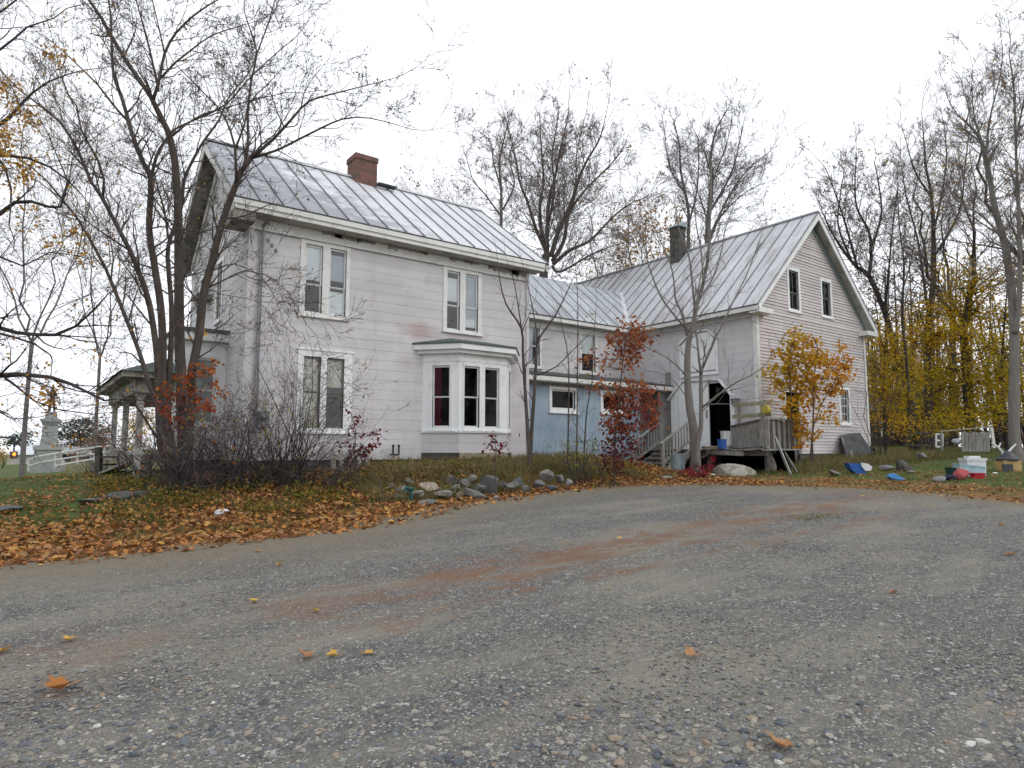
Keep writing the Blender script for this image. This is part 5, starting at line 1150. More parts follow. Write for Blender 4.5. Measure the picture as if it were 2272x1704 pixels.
for x, y, d in scatter(2600, low, 8):
    h = random.uniform(.05, .38)
    for _ in range(7): sh.leaf((x + random.gauss(0, .08), y + random.gauss(0, .08), G(x, y) + h * random.uniform(.3, 1)), random.uniform(.04, .08))
tag(sh.build('ground_cover', M['l_low']), 'low green and yellow leafy ground cover on the mound before the house', 'ground cover', kind='stuff')
# single leaves lying on the gravel
leaves = [(680,1462,.13,.55,'curled pale brown maple leaf lying before the middle of the lot'),(738,1460,.08,.88,'small yellow leaf just right of the curled pale brown leaf'),(818,1454,.08,.9,'yellow leaf on the dusty patch, right end of the row of three'),
 (152,1424,.09,.87,'yellow leaf on the left part of the gravel'),(8,1449,.09,.86,'golden leaf at the left border of the gravel'),(132,1535,.15,.45,'long orange-brown oak leaf lying lower left on the gravel'),
 (563,1337,.09,.86,'pale leaf on the gravel above the dusty patch'),(702,1360,.07,.86,'yellow leaf below and right of the pale leaf'),(620,1255,.09,.88,'yellow leaf close under the litter edge, centre left'),(573,1225,.09,.5,'orange leaf at the edge of the litter band'),
 (1730,1662,.13,.6,'large curled tan orange leaf lying at the bottom right'),(1535,1459,.09,.6,'orange leaf on the pebbles right of centre'),(1983,1318,.08,.55,'orange leaf on the right of the gravel'),(1350,1308,.06,.88,'small golden leaf by the rusty moss'),
 (1374,1197,.07,.88,'golden leaf on the far rusty moss patch'),(2240,1232,.1,.2,'dark brown leaf near the right border'),(2222,1167,.09,.88,'yellow leaf toward the far right edge of the gravel'),(1915,1103,.1,.88,'yellow leaf on the far gravel in front of the blue tub'),(1760,1143,.09,.86,'yellow leaf beside the green weed tuft')]
for k, (x, y, s_, tone, lb) in enumerate(leaves):
    r_, f = ray(x, y); t = 2
    while True:
        p = EYE + r_ * t
        if p.z <= LZ(p.x, p.y): break
        t += .01
    random.seed(100 + k); m = MB(); i = 0; sz = s_ * random.uniform(.9, 1.1); a = random.uniform(0, 6.28)
    P = []; cu = random.uniform(.1, 1.0); cv = random.uniform(.0, .6); tone = {.55: .7, .45: .27, .6: .72}.get(tone, tone)
    for (lx, ly) in LEAF:
        ux = lx * math.cos(a) - ly * math.sin(a); uy = lx * math.sin(a) + ly * math.cos(a); P.append(Vector((p.x + ux * sz * random.uniform(.8, 1.15), p.y + uy * sz * random.uniform(.8, 1.15), p.z + .012 + sz * (max(0, lx) * cu + max(0, -lx) * cv + ly * ly * .4 + random.uniform(0, .12)))))
    c = Vector((p.x, p.y, p.z + .012)); m.v = [c] + P
    for j in range(len(P)): m.f.append((0, 1 + j, 1 + (j + 1) % len(P))); m.r.append(tone)
    st_ = Vector((math.cos(a + 4.71), math.sin(a + 4.71), .1)) * sz * .5
    m.bar(c + st_ * .8, c + st_ * 1.7, .004, .004)
    tag(m.build('fallen_leaf', M['l_litter']), lb, 'leaf', 'single leaves lying on the gravel')
# grass tuft on the far gravel
random.seed(15); tf = MB(); p = GO(1800, 1153)
for k in range(14): blades(tf, p.x + random.uniform(-.5, .5), p.y + random.uniform(-.1, .1), LZ(p.x, p.y), 14, .06, .3)
tag(tf.build('weed_tuft', M['grass']), 'low green weed tuft growing alone on the far gravel', 'weed')

# ------------------------------------------------------------------ STAIRS, DECK AND THINGS ON THEM
def solo(mb, name, mat, label, cat, group=None, smooth=False): return tag(mb.build(name, M[mat], smooth=smooth), label, cat, group)
stp = empty('stairs', (16.9, 14.9, .85), 'weathered wooden stairs with picket rails leading to the barn landing', 'stairs')
X0, YN, YF, LZ_ = 16.75, 14.3, 15.62, 1.62
for k in range(5):
    z = .86 + .152 * (k + 1); x = X0 + .02 + .27 * k; m = MB(); m.box(x - .03, x + .27, YN + .03, YF - .03, z - .035, z); m.build('tread', M['wood'], stp)
    m = MB(); m.box(x, x + .018, YN + .05, YF - .05, z - .152, z - .037); m.build('riser', M['woodd'], stp)
for Y in (YN, YF):
    m = MB(); m.bar((X0 - .05, Y, .80), (X0 + 1.45, Y, 1.55), .04, .24); m.build('stringer', M['wood'], stp)
    m = MB(); m.box(X0 - .1, X0, Y - .05, Y + .05, .6, 1.80); m.build('newel_post', M['wood'], stp)
    m = MB(); m.box(X0 + 1.35, X0 + 1.45, Y - .05, Y + .05, .8, 2.62); m.build('newel_post', M['wood'], stp)
    m = MB(); m.bar((X0 - .18, Y, 1.77), (X0 + 1.5, Y, 2.62), .10, .04); m.build('handrail', M['wood'], stp)
    m = MB(); m.bar((X0, Y, 1.20), (X0 + 1.4, Y, 1.92), .04, .09); m.build('lower_rail', M['wood'], stp)
    for k in range(9):
        x = X0 + .12 + .15 * k; m = MB(); m.box(x - .018, x + .018, Y - .04, Y - .005, 1.2 + .514 * (x - X0), 1.84 + .514 * (x - X0)); m.build('baluster', M['wood'], stp)
dk = empty('deck', (19, 13.5, .95), 'rotting wooden deck and landing in front of the barn door', 'deck')
m = MB()
y = 11.45
while y < 17.9: 
    x0 = 18.05 if y < 14.2 else 18.25; m.bar((x0 + random.uniform(-.14, .12), y + .07 + random.uniform(-.01, .01), 1.60 + random.uniform(-.03, .008)), (20.1, y + .07, 1.60), .13, .03); y += .145
m.build('deck_boards', M['wood'], dk)
m = MB(); m.box(18.12, 18.17, 11.5, 14.3, 1.40, 1.58); m.build('rim_board', M['woodd'], dk)
m = MB(); m.bar((18.0, 12.2, 1.46), (18.02, 13.6, 1.52), .05, .13); m.build('broken_board', M['wood'], dk)
for (x, y) in ((18.2, 14.15), (18.2, 13.6), (18.3, 11.6), (18.3, 15.8), (18.3, 17.4)): m = MB(); m.box(x - .05, x + .05, y - .05, y + .05, .7, 1.58); m.build('post', M['woodd'], dk)
m = MB(); m.box(19.6, 19.7, 11.5, 14.2, .7, 1.56); m.build('under_deck_shade', M['black'], dk)  # black sheet standing in for the shade beneath the deck
for k, (x, y, l, a) in enumerate(((18.3, 12.0, 1.1, .4), (18.35, 12.7, .9, -.3), (18.25, 13.3, 1.2, .1), (18.5, 11.8, .8, .9))):
    m = MB(); c_ = Vector((x, y, 1.645 + .02 * k)); dv = Vector((math.sin(a) * .4, math.cos(a), .02)) * l / 2; m.bar(c_ - dv, c_ + dv, .10, .025); solo(m, 'loose_board', 'wood' if k % 2 else 'woodd', ('dark loose board lying at the deck edge below the ramp pickets', 'short grey loose board in the middle of the deck edge', 'long dark loose board on the deck near the blue tub', 'small crooked grey board at the right end of the deck')[k], 'board')
# railings of the deck
XR = 19.3
for (py0, py1) in ((899, 893), (925, 919)):
    a = PX(1625, py0, XR); b = PX(1712, py1, XR); m = MB(); m.bar(a, b, .04, .13); m.build('rail', M['tan'], dk)
for px in (1640, 1693): a = PX(px, 985, XR); b = PX(px, 890, XR); m = MB(); m.bar((a.x + .04, a.y, 1.6), (a.x + .04, a.y, b.z), .09, .09, (1, 0, 0)); m.build('rail_post', M['wood'], dk)
XP = 18.6; a = PX(1622, 946, XP); b = PX(1690, 931, XP); m = MB(); m.bar(a, b, .12, .045); m.build('ramp_handrail', M['woodd'], dk)
for k in range(15):
    t = (k + .5) / 15; q = a.lerp(b, t); m = MB(); m.box(XP - .015, XP + .015, q.y - .03, q.y + .03, 1.62 + .02, q.z - .02); m.build('picket', M['wood'], dk)
for px in (1692, 1703): q = PX(px, 990, XP - .1); tz = PX(px, 928, XP - .1).z; m = MB(); m.bar((q.x, q.y, q.z), (q.x + (.0 if px < 1700 else .02), q.y, tz), .14, .05, (1, 0, 0)); m.build('rail_post', M['wood'], dk)
# weathered panel fence in front of the gable
pf = empty('panel_fence', (20.6, 12.1, .95), 'dark weathered board panel standing in front of the barn gable', 'fence'); YP = 12.1
a = PY(1708, 930, YP); b = PY(1776, 930, YP); zt = a.z; zb = PY(1740, 1004, YP).z; x = a.x; k = 0
while x < b.x: m = MB(); m.box(x, min(x + .14, b.x), YP, YP + .02, zb - .05 + random.uniform(-.05, .03), zt - random.uniform(0, .04)); m.build('board', M['wood'] if k % 2 else M['woodd'], pf); x += .15; k += 1
m = MB(); m.box(a.x - .03, b.x + .03, YP - .06, YP - .005, zt - .02, zt + .03); m.build('top_rail', M['wood'], pf)
m = MB(); m.box(b.x - .1, b.x, YP + .025, YP + .12, .9, zt - .03); m.build('fence_post', M['woodd'], pf)
# stone footing, boulder
def at_ground(px, py): return GO(px, py)
q = PD(1708, 1008, 21.2); m = MB(); m.blob((q.x, q.y, G(q.x, q.y) + .3), .2, .22, .42, 3, .2, 3, 8); solo(m, 'footing_stone', 'white_stone', 'pale rounded concrete footing at the right corner of the deck', 'stone', smooth=True)
q = PD(1632, 1030, 20.4); m = MB(); m.blob((q.x, q.y, G(q.x, q.y) + .08), .85, .5, .30, 8, .22, 4, 12); solo(m, 'boulder', 'white_stone', 'long whitewashed boulder lying under the deck edge', 'boulder', smooth=True)
# metal pail and other things on the deck
def onplane(px, py, z): r_, f = ray(px, py); t = (z - EYE.z) / r_.z; return EYE + r_ * t
def pail(name, px, w_px, ytop, ybot, d, mat, label, cat, taper=.82, rim=True, n=20, handle=False, zb=None):
    c = PD(px, ybot, d); z0 = c.z if zb is None else zb; z1 = PD(px, ytop, d).z; r_ = w_px / 2 / FPX * d
    root = empty(name, (c.x, c.y, z0), label, cat); m = MB(); h = z1 - z0
    prof = [(r_ * taper, 0), (r_ * (taper + (1 - taper) * .3), h * .3), (r_ * (taper + (1 - taper) * .3) + .006, h * .32), (r_ * (taper + (1 - taper) * .36), h * .34), (r_, h), (r_ - .012, h), (r_ * taper - .01, .03)]
    m.lathe((c.x, c.y, z0), prof, n); m.build('body', M[mat], root, smooth=False)
    if rim: m = MB(); m.lathe((c.x, c.y, z1 - .02), [(r_ + .002, 0), (r_ + .014, .008), (r_ + .014, .022), (r_ - .005, .028)], n, cap=False); m.build('rim', M[mat], root)
    if handle:
        for s_ in (-1, 1):
            rt = Vector((math.cos(YAW), -math.sin(YAW), 0)) * s_; e = Vector((c.x, c.y, z0 + h * .75)) + rt * (r_ * .96); m = MB(); m.tube([e, e + rt * .035 + UP * -.02, e + rt * .035 + UP * -.08, e + UP * -.1], .006, 5); m.build('handle', M[mat], root)
    return root
pail('trash_can', 1505, 33, 1008, 1056, 20.0, 'galv', 'dented blue-grey galvanized trash can at the foot of the stairs', 'trash can', handle=True)
pail('metal_bucket', 1611, 23, 957, 990, 22.0, 'steelb', 'shiny metal bucket standing on the deck before the dark opening', 'bucket', taper=.85, zb=1.62)
pail('blue_tub', 1602, 20, 975, 992, 21.2, 'blue_plastic', 'small blue plastic tub on the deck edge', 'tub', taper=.9, zb=1.62)
c = PX(1700, 909, XR - .12); m = MB(); m.lathe((c.x, c.y, c.z), [(.02, .1), (.13, .09), (.15, .0), (.14, -.06), (.10, -.1)], 14, (-1, 0, 0)); solo(m, 'yellow_basin', 'yellow_plastic', 'mustard yellow round basin hung on the deck railing', 'basin')
def crate(name, px, py, wpx, hpx, d, mat, label, cat, depth=.3, lid=None, rot=0., tilt=0., zb=None):
    c = PD(px, py, d); z0 = G(c.x, c.y) if zb is None else zb; w_ = wpx / FPX * d; h = hpx / FPX * d; root = empty(name, (c.x, c.y, z0), label, cat)
    Mx = Matrix.Translation((c.x, c.y, z0)) @ Matrix.Rotation(-YAW + rot, 4, 'Z') @ Matrix.Rotation(tilt, 4, 'Y'); fr = lambda a, b, e: Mx @ Vector((a, b, e))
    m = MB(fr); k = .92; t = .015
    for (x0, x1, y0, y1) in ((-1, 1, -1, -1), (-1, 1, 1, 1), (-1, -1, -1, 1), (1, 1, -1, 1)):
        A = [(x0 * w_/2 * k, y0 * depth/2 * k, 0), (x1 * w_/2 * k, y1 * depth/2 * k, 0), (x1 * w_/2, y1 * depth/2, h), (x0 * w_/2, y0 * depth/2, h)]; m.poly(A)
    m.poly([(-w_/2*k, -depth/2*k, 0), (w_/2*k, -depth/2*k, 0), (w_/2*k, depth/2*k, 0), (-w_/2*k, depth/2*k, 0)])
    m.build('body', M[mat], root)
    m = MB(fr); m.box(-w_/2 - t, w_/2 + t, -depth/2 - t, -depth/2 + t/2, h - .03, h); m.box(-w_/2 - t, w_/2 + t, depth/2 - t/2, depth/2 + t, h - .03, h); m.box(-w_/2 - t, -w_/2 + t/2, -depth/2 + t/2, depth/2 - t/2, h - .03, h); m.box(w_/2 - t/2, w_/2 + t, -depth/2 + t/2, depth/2 - t/2, h - .03, h); m.build('rim', M[mat], root)
    if lid: m = MB(fr); m.box(-w_/2 - .02, w_/2 + .02, -depth/2 - .02, depth/2 + .02, h + .003, h + .05); m.box(-w_*.3, w_*.3, -depth*.3, depth*.3, h + .05, h + .11); m.build('lid', M[lid], root)
    return root
crate('wooden_tray', 1577, 990, 34, 6, 21.4, 'tan', 'flat yellowish wooden tray on the left of the deck edge', 'tray', .4, zb=1.62)
crate('grey_box', 1632, 896, 17, 12, 22.9, 'grey_cloth', 'small grey box set on top of the deck railing', 'box', .2, zb=PX(1632, 893, XR).z)
crate('white_crate', 1560, 986, 22, 14, 22.3, 'white_plastic', 'small white crate on the deck behind the young maple', 'crate', .3, zb=1.62)
for k, (px, w_, lb) in enumerate(((1633, .16, 'grey bag slumped right of the metal bucket'), (1655, .24, 'longer grey bag lying along the picket rail'))):
    c = PD(px, 985, 21.8); m = MB(); m.blob((c.x, c.y, 1.62 + .07), w_, .13, .09, 20 + k, .25, 2); solo(m, 'grey_bag', 'grey_cloth', lb, 'bag', smooth=True)
# boards leaning
m = MB(); a = PD(1720, 972, 20.6); b = PD(1754, 1044, 19.8); b.z = G(b.x, b.y) + .02; m.bar(a, b, .14, .03, (1, -1, 0)); solo(m, 'leaning_board', 'woodl', 'pale greenish board leaning on the deck corner', 'board')
m = MB(); a = PD(1738, 1000, 20.8); b = PD(1768, 1040, 20.2); b.z = G(b.x, b.y) + .02; m.bar(a, b, .12, .03, (1, -1, 0)); solo(m, 'leaning_board', 'wood', 'short grey board leaning behind the pale greenish board', 'board')
lb_ = empty('leaning_hatch', (26.7, 12.5, 1.0), 'dark torn roofing hatch leaning on the barn wall by the right corner', 'hatch')
a0 = PY(1866, 965, 12.9); a1 = PY(1908, 960, 12.9); b0 = PY(1882, 1020, 12.2); b1 = PY(1938, 1005, 12.2); m = MB(); m.v = [a0, a1, b1, b0] + [p + Vector((0, .03, -.04)) for p in (a0, a1, b1, b0)]; m.f = [(0, 1, 2, 3), (7, 6, 5, 4), (0, 4, 5, 1), (1, 5, 6, 2), (2, 6, 7, 3), (3, 7, 4, 0)]; m.build('sheet', M['tar'], lb_)
m = MB(); m.bar(a0 + Vector((-.02, -.03, 0)), b0 + Vector((-.02, -.03, -.25)), .07, .05); m.build('side_rail', M['wood'], lb_); m = MB(); m.bar(PY(1888, 1000, 12.3), PY(1898, 1050, 11.9), .08, .05); m.build('prop', M['wood'], lb_)
m = MB(); c = PD(1920, 995, 26.5); 
for k in range(5): m.bar(c + Vector((random.uniform(-.3, .3), random.uniform(-.2, .2), -.1 + k * .06)), c + Vector((random.uniform(.2, .7), random.uniform(-.3, .1), -.25 + k * .05)), .12, .025)
solo(m, 'scrap_boards', 'woodd', 'heap of rotten scrap boards beside the leaning hatch', 'boards')
# pallet against the foundation
pl = empty('wooden_pallet', (7.0, 16.0, 1.0), 'grey wooden pallet leaning against the farmhouse foundation', 'pallet')
for i, px in enumerate((741, 759, 779, 799, 816)):
    a = PY(px, 1050, 15.95); a.z = G(a.x, 15.95) - .03; b = PY(px - 3, 997 + 2 * (i % 2), 16.25); m = MB(); m.bar(a, b, .115, .02, (0, -1, .3)); m.build('slat', M['wood'], pl)
for z in (1.12, 1.42): a = PY(738, 1000, 16.2); b = PY(822, 1000, 16.2); m = MB(); m.bar((a.x, 16.13 + (z - 1.1) * .4, z), (b.x, 16.13 + (z - 1.1) * .4, z), .06, .03); m.build('stringer', M['wood'], pl)
# teal standpipe with a hose reel
c = PD(912, 1088, 13.8); gz = G(c.x, c.y); hp = empty('hose_stand', (c.x, c.y, gz), 'teal plastic hose stand among the stones left of the bay', 'hose stand')
m = MB(); m.tube([(c.x, c.y, gz - .05), (c.x, c.y, gz + .30)], .035, 8); m.build('post', M['teal_plastic'], hp); m = MB(); m.tube([(c.x + .04, c.y, gz + .31), (c.x - .12, c.y, gz + .34), (c.x - .17, c.y, gz + .28)], [.045, .04, .025], 8); m.build('head', M['teal_plastic'], hp)
# ------------------------------------------------------------------ stones
def rock(px, py, w_px, h_px, mat, label, d=None, seed=0, group=None, depth=None):
    p = GO(px, py) if d is None else PD(px, py, d); f = (p - EYE).dot(Vector((math.sin(YAW), math.cos(YAW), 0))); w_ = w_px / 2 / FPX * f; h = h_px / 2 / FPX * f
    m = MB(); m.blob((p.x, p.y, (p.z if d is not None else G(p.x, p.y)) + h * .45), w_, depth or w_ * .8, h * .95, seed, .25, 3, 9); return solo(m, 'stone', mat, label, 'stone', group)
random.seed(31)
GW = 'stones of the low tumbled wall in front of the bay'
wall_st = [(895,1092,40,20,0),(905,1070,34,18,0),(930,1098,46,22,0),(958,1086,52,26,1),(985,1100,44,22,0),(1000,1066,40,20,0),(1022,1052,36,22,0),(1030,1078,40,26,0),(1045,1095,36,20,0),(1062,1088,34,26,0),(1048,1062,30,18,0),(1020,1100,30,16,1),(1092,1082,44,38,2),(1072,1104,28,14,0),(1115,1076,26,18,0),(1138,1082,36,22,0),(1150,1072,30,18,2),(1165,1086,26,18,0),(880,1102,36,14,0),(942,1116,50,14,0),(1212,1064,44,30,0),(1242,1066,30,24,0),(1196,1076,30,18,2),(1262,1074,28,16,0),(1225,1085,30,14,2),(868,1080,22,14,0),(1008,1086,26,18,0),(1100,1106,24,12,0)]
LBL = {0: 'rough grey field stone in the low tumbled wall before the house', 1: 'tan rough stone in the low tumbled wall before the house', 2: 'dark lichen-covered stone in the low tumbled wall before the house'}
for i, (x, y, w_, h, t) in enumerate(wall_st):
    tt = (y - 1050) / 60; d = 16.2 - 2.0 * tt + (x - 1000) * .0035
    rock(x, y + 2, w_ * 1.05, h * 1.1, ('rock', 'rockt', 'rockd')[t], LBL[t], d, seed=200 + i, group=GW)
for i, (px, py, w_, h, lb) in enumerate(((205, 1112, 36, 16, 'small grey slab at the left end of the pile on the lawn'), (258, 1100, 70, 26, 'long dark slate slab lying on the lawn left of the elm'), (305, 1095, 36, 14, 'flat dark slab right of the long slate slab'), (25, 1128, 46, 10, 'half sunk flat stone at the left border of the lawn'))):
    p = GO(px, py + 6); f = (p - EYE).dot(Vector((math.sin(YAW), math.cos(YAW), 0))); m = MB(); m.blob((p.x, p.y, G(p.x, p.y) + .06), w_ / 2 / FPX * f, .2, h / 2 / FPX * f, 300 + i, .22, 3, 8); solo(m, 'slab', 'rockd', lb, 'stone')
p = GO(490, 1156); m = MB(); m.blob((p.x, p.y, p.z + .12), .12, .1, .08, 5, .3, 2, 3); solo(m, 'plastic_bag', 'white_plastic', 'crumpled white plastic bag among the fallen leaves', 'bag')
p = GO(1475, 1060); m = MB(); m.lathe((p.x, p.y, p.z + .02), [(.02, .035), (.2, .025), (.3, .012), (.31, 0)], 16); solo(m, 'can_lid', 'galv', 'round flat metal lid lying at the bottom of the stairs', 'lid')
p = GO(1578, 1056); m = MB(); m.blob((p.x, p.y, p.z + .03), .13, .09, .04, 6, .3, 2); solo(m, 'paper_scrap', 'white_plastic', 'white scrap of litter beside the crimson shrub', 'litter')
p = GO(1526, 1060); m = MB(); m.blob((p.x, p.y, p.z + .02), .07, .05, .03, 7, .3, 2); solo(m, 'paper_scrap', 'white_plastic', 'smaller white scrap just right of the trash can', 'litter')
# ------------------------------------------------------------------ junk on the right
DJ = 18.0
def gp(px, py): 
    p = GO(px, py); return p, (p - EYE).dot(Vector((math.sin(YAW), math.cos(YAW), 0)))
def soft(name, px, py, wpx, hpx, mat, label, cat, seed, depth=.25, rough=.25):
    p, f = gp(px, py); m = MB(); w_ = wpx / 2 / FPX * f; h = hpx / 2 / FPX * f; c = math.cos(-YAW); s_ = math.sin(-YAW)
    m.blob((0, 0, 0), w_, depth, h * 1.05, seed, rough, 3, 6); m.v = [Vector((p.x + v.x * c - v.y * s_, p.y + v.x * s_ + v.y * c, p.z + h * .8 + v.z)) for v in m.v]; return solo(m, name, mat, label, cat, smooth=True)
# tipped blue tub with its white liner
p, f = gp(1908, 1052); bt = empty('tipped_tub', (p.x, p.y, p.z), 'royal blue plastic tub tipped over with a white lid in it', 'tub'); rt = Vector((math.cos(YAW), -math.sin(YAW), 0)); fw = Vector((math.sin(YAW), math.cos(YAW), 0)); s_ = f / FPX
def scr(x, y, dd=0.): return p + rt * ((x - 1908) * s_) + UP * ((1052 - y) * s_) + fw * dd
m = MB(); A = [scr(1884, 1028), scr(1912, 1029), scr(1922, 1045), scr(1926, 1056), scr(1905, 1053), scr(1892, 1044)]; m.prism(A, fw * .3); m.build('body', M['blue_plastic'], bt)
m = MB(); m.prism([scr(1910, 1027, -.06), scr(1925, 1029, -.06), scr(1934, 1036, -.06), scr(1930, 1044, -.06), scr(1918, 1044, -.06), scr(1911, 1036, -.06)], fw * .05); m.build('lid', M['white_plastic'], bt)
soft('blue_sheet', 1983, 1065, 38, 17, 'blue_sheet', 'bright blue plastic sheet bundled on the leaves', 'plastic sheet', 41)
soft('stone', 1850, 1054, 26, 12, 'rock', 'flat grey stone left of the tipped blue tub', 'stone', 42)
soft('stump', 2008, 1046, 38, 26, 'woodd', 'dark split tree stump behind the blue plastic sheet', 'stump', 43, .3, .3)
soft('grey_bag', 1968, 1044, 36, 16, 'grey_cloth', 'grey bundle lying left of the dark stump', 'bag', 44, .25)
soft('white_plate', 2018, 1050, 20, 6, 'white_plastic', 'white plastic piece at the foot of the stump', 'litter', 45, .12)
soft('grey_rag', 2087, 1068, 34, 15, 'grey_cloth', 'grey rag heap at the left of the cooler pile', 'rag', 46)
soft('navy_bag', 2107, 1066, 28, 18, 'navy_cloth', 'dark navy bag between grey rags and red cloth', 'bag', 47)
soft('red_cloth', 2132, 1066, 34, 30, 'faded_red_cloth', 'faded red cloth heap in front of the light blue bin', 'cloth', 48, .22, .22)
P_, F_ = gp(2140, 1060)
crate('green_bin', 2113, 1040, 16, 20, F_ + .4, 'dark_green_plastic', 'dark green plastic bin at the left of the cooler pile', 'bin', .3)
crate('light_blue_bin', 2148, 1050, 56, 26, F_ + .25, 'light_blue_plastic', 'long light blue plastic bin leaning before the white cooler', 'bin', .3, tilt=.12)
crate('white_cooler', 2158, 1030, 42, 34, F_ + .75, 'white_plastic', 'white cooler with closed lid at the back of the pile', 'cooler', .35, lid='white_plastic')
crate('red_tub', 2169, 1064, 24, 12, F_ - .3, 'red_plastic', 'low bright red tub in front of the pile', 'tub', .2)
soft('white_plate', 2208, 1052, 24, 5, 'white_plastic', 'pale flat scrap between the cooler pile and the play kitchen', 'litter', 49, .1)
pk, f = gp(2248, 1046); s_ = f / FPX; pkr = empty('play_house', (pk.x, pk.y, pk.z), 'small tan plastic play house with dark domed roof by the right border', 'play house')
Mk = Matrix.Translation(pk) @ Matrix.Rotation(-YAW, 4, 'Z'); fk = lambda a, b, c: Mk @ Vector((a * s_, b, c * s_)); m = MB(fk)
m.box(-18, 20, .0, .4, -2, 24); m.build('body', M['tan_plastic'], pkr); m = MB(fk); m.box(-24, -2, -.05, -.003, -1, 16); m.build('window', M['charcoal_plastic'], pkr)
m = MB(); m.lathe(fk(0, .2, 24), [(.30, 0), (.31, .04), (.22, .12), (.20, .14), (.12, .27), (.03, .3)], 10); m.build('roof', M['charcoal_plastic'], pkr)
def sx(x, y, dd=0): return pk + rt * ((x - 2248) * s_) + UP * ((1046 - y) * s_) + fw * dd
for nm, pts_, lb in (('bent_pipe', [(2213, 983), (2226, 992), (2236, 1004)], 'white forked pipe sticking up left of the play house roof'), ('bent_pipe', [(2267, 986), (2258, 994), (2250, 1002)], 'white bent pipe sticking up right of the play house roof')):
    m = MB(); m.tube([sx(x, y, .15) for x, y in pts_] + [sx(2246, 1040, .45)], [.02, .03, .035, .03], 7); 
    if pts_[0][0] < 2220: m.tube([sx(2228, 994, .15), sx(2233, 983, .15)], [.025, .02], 6)
    solo(m, nm, 'white_plastic', lb, 'pipe')
# plank gate in its frame, window frame, rack
def gpd(px, py, d): return PD(px, py, d)
GD = 27.; gt = empty('plank_gate', tuple(PD(2165, 1002, GD)), 'grey upright plank panel standing in a pale bent frame', 'gate')
for k in range(8): a = PD(2137 + k * 8, 1002, GD); b = PD(2136 + k * 8, 958 + (k % 3), GD); m = MB(); m.bar(a, b, .13, .02, fw); m.build('plank', M['wood'], gt)
m = MB(); m.bar(PD(2084, 957, GD + .1), PD(2202, 947, GD + .1), .05, .05); m.build('top_rail', M['tan'], gt)
m = MB(); m.bar(PD(2200, 950, GD + .1), PD(2206, 994, GD + .1), .1, .06, fw); m.build('frame_post', M['trim'], gt); m = MB(); m.bar(PD(2088, 957, GD + .1), PD(2090, 1000, GD + .1), .06, .06, fw); m.build('frame_post', M['wood'], gt)
wf = empty('window_sash', tuple(PD(2084, 992, 27.5)), 'white loose window frame standing left of the plank gate', 'window frame'); m = MB()
for a, b in (((2077, 962), (2077, 992)), ((2091, 962), (2091, 992)), ((2077, 963), (2091, 963)), ((2077, 977), (2091, 977)), ((2077, 991), (2091, 991))): m.bar(PD(*a, 27.5), PD(*b, 27.5), .06, .04, fw)
m.build('frame', M['trimw'], wf); m = MB(); m.v = [PD(*a, 27.52) for a in ((2079, 964), (2090, 964), (2090, 990), (2079, 990))]; m.f = [(0, 1, 2, 3)]; m.build('pane', M['glassd'], wf)
soft_ = PD(2123, 985, 27.2); m = MB(); m.blob((soft_.x, soft_.y, soft_.z + .1), .17, .15, .13, 50, .12, 2); solo(m, 'mail_box', 'pale_metal', 'pale metal box between window frame and plank gate', 'box')
m = MB()
for a, b in (((2012, 962), (2012, 988)), ((2065, 958), (2068, 988)), ((2012, 963), (2065, 959)), ((2020, 965), (2022, 988)), ((2046, 940), (2063, 985))): m.bar(PD(*a, 28), PD(*b, 28), .05, .05)
m.bar(PD(2005, 988, 28), PD(2066, 988, 28), .3, .06); solo(m, 'rusty_rack', 'woodd', 'low rusty frame rack left of the loose window frame', 'rack')
rock(2045, 1015, 26, 18, 'rock', 'round grey stone in the weeds below the rusty rack', 24, seed=401)
# ------------------------------------------------------------------ shed far behind the trees on the right
q = PD(1985, 1000, 46); sd_ = empty('brown_shed', (q.x, q.y, G(q.x, q.y)), 'dark brown shed with small white-framed windows seen between the trunks', 'shed')
Ms = Matrix.Translation((q.x, q.y, G(q.x, q.y))) @ Matrix.Rotation(-YAW, 4, 'Z'); fs = lambda a, b, c: Ms @ Vector((a, b, c)); m = MB(fs); m.box(-3, 4, 0, 4, -.2, 2.6); m.build('wall', M['woodd'], sd_)
m = MB(fs); m.prism([(-3.3, -.3, 2.5), (-3.3, 4.3, 2.5), (-3.3, 2, 4.2)], Ms.to_3x3() @ Vector((7.6, 0, 0))); m.build('roof', M['tar'], sd_)
for cx_, cz, w_ in ((-.6, 1.0, .55), (-.6, 2.0, .7)):
    m = MB(fs)
    for bx in ((cx_ - w_/2, cx_ + w_/2, -.05, 0, cz - w_/2, cz - w_/2 + .1), (cx_ - w_/2, cx_ + w_/2, -.05, 0, cz + w_/2 - .1, cz + w_/2), (cx_ - w_/2, cx_ - w_/2 + .1, -.05, 0, cz - w_/2 + .1, cz + w_/2 - .1), (cx_ + w_/2 - .1, cx_ + w_/2, -.05, 0, cz - w_/2 + .1, cz + w_/2 - .1)): m.box(*bx)
    m.build('window_frame', M['trimw'], sd_)
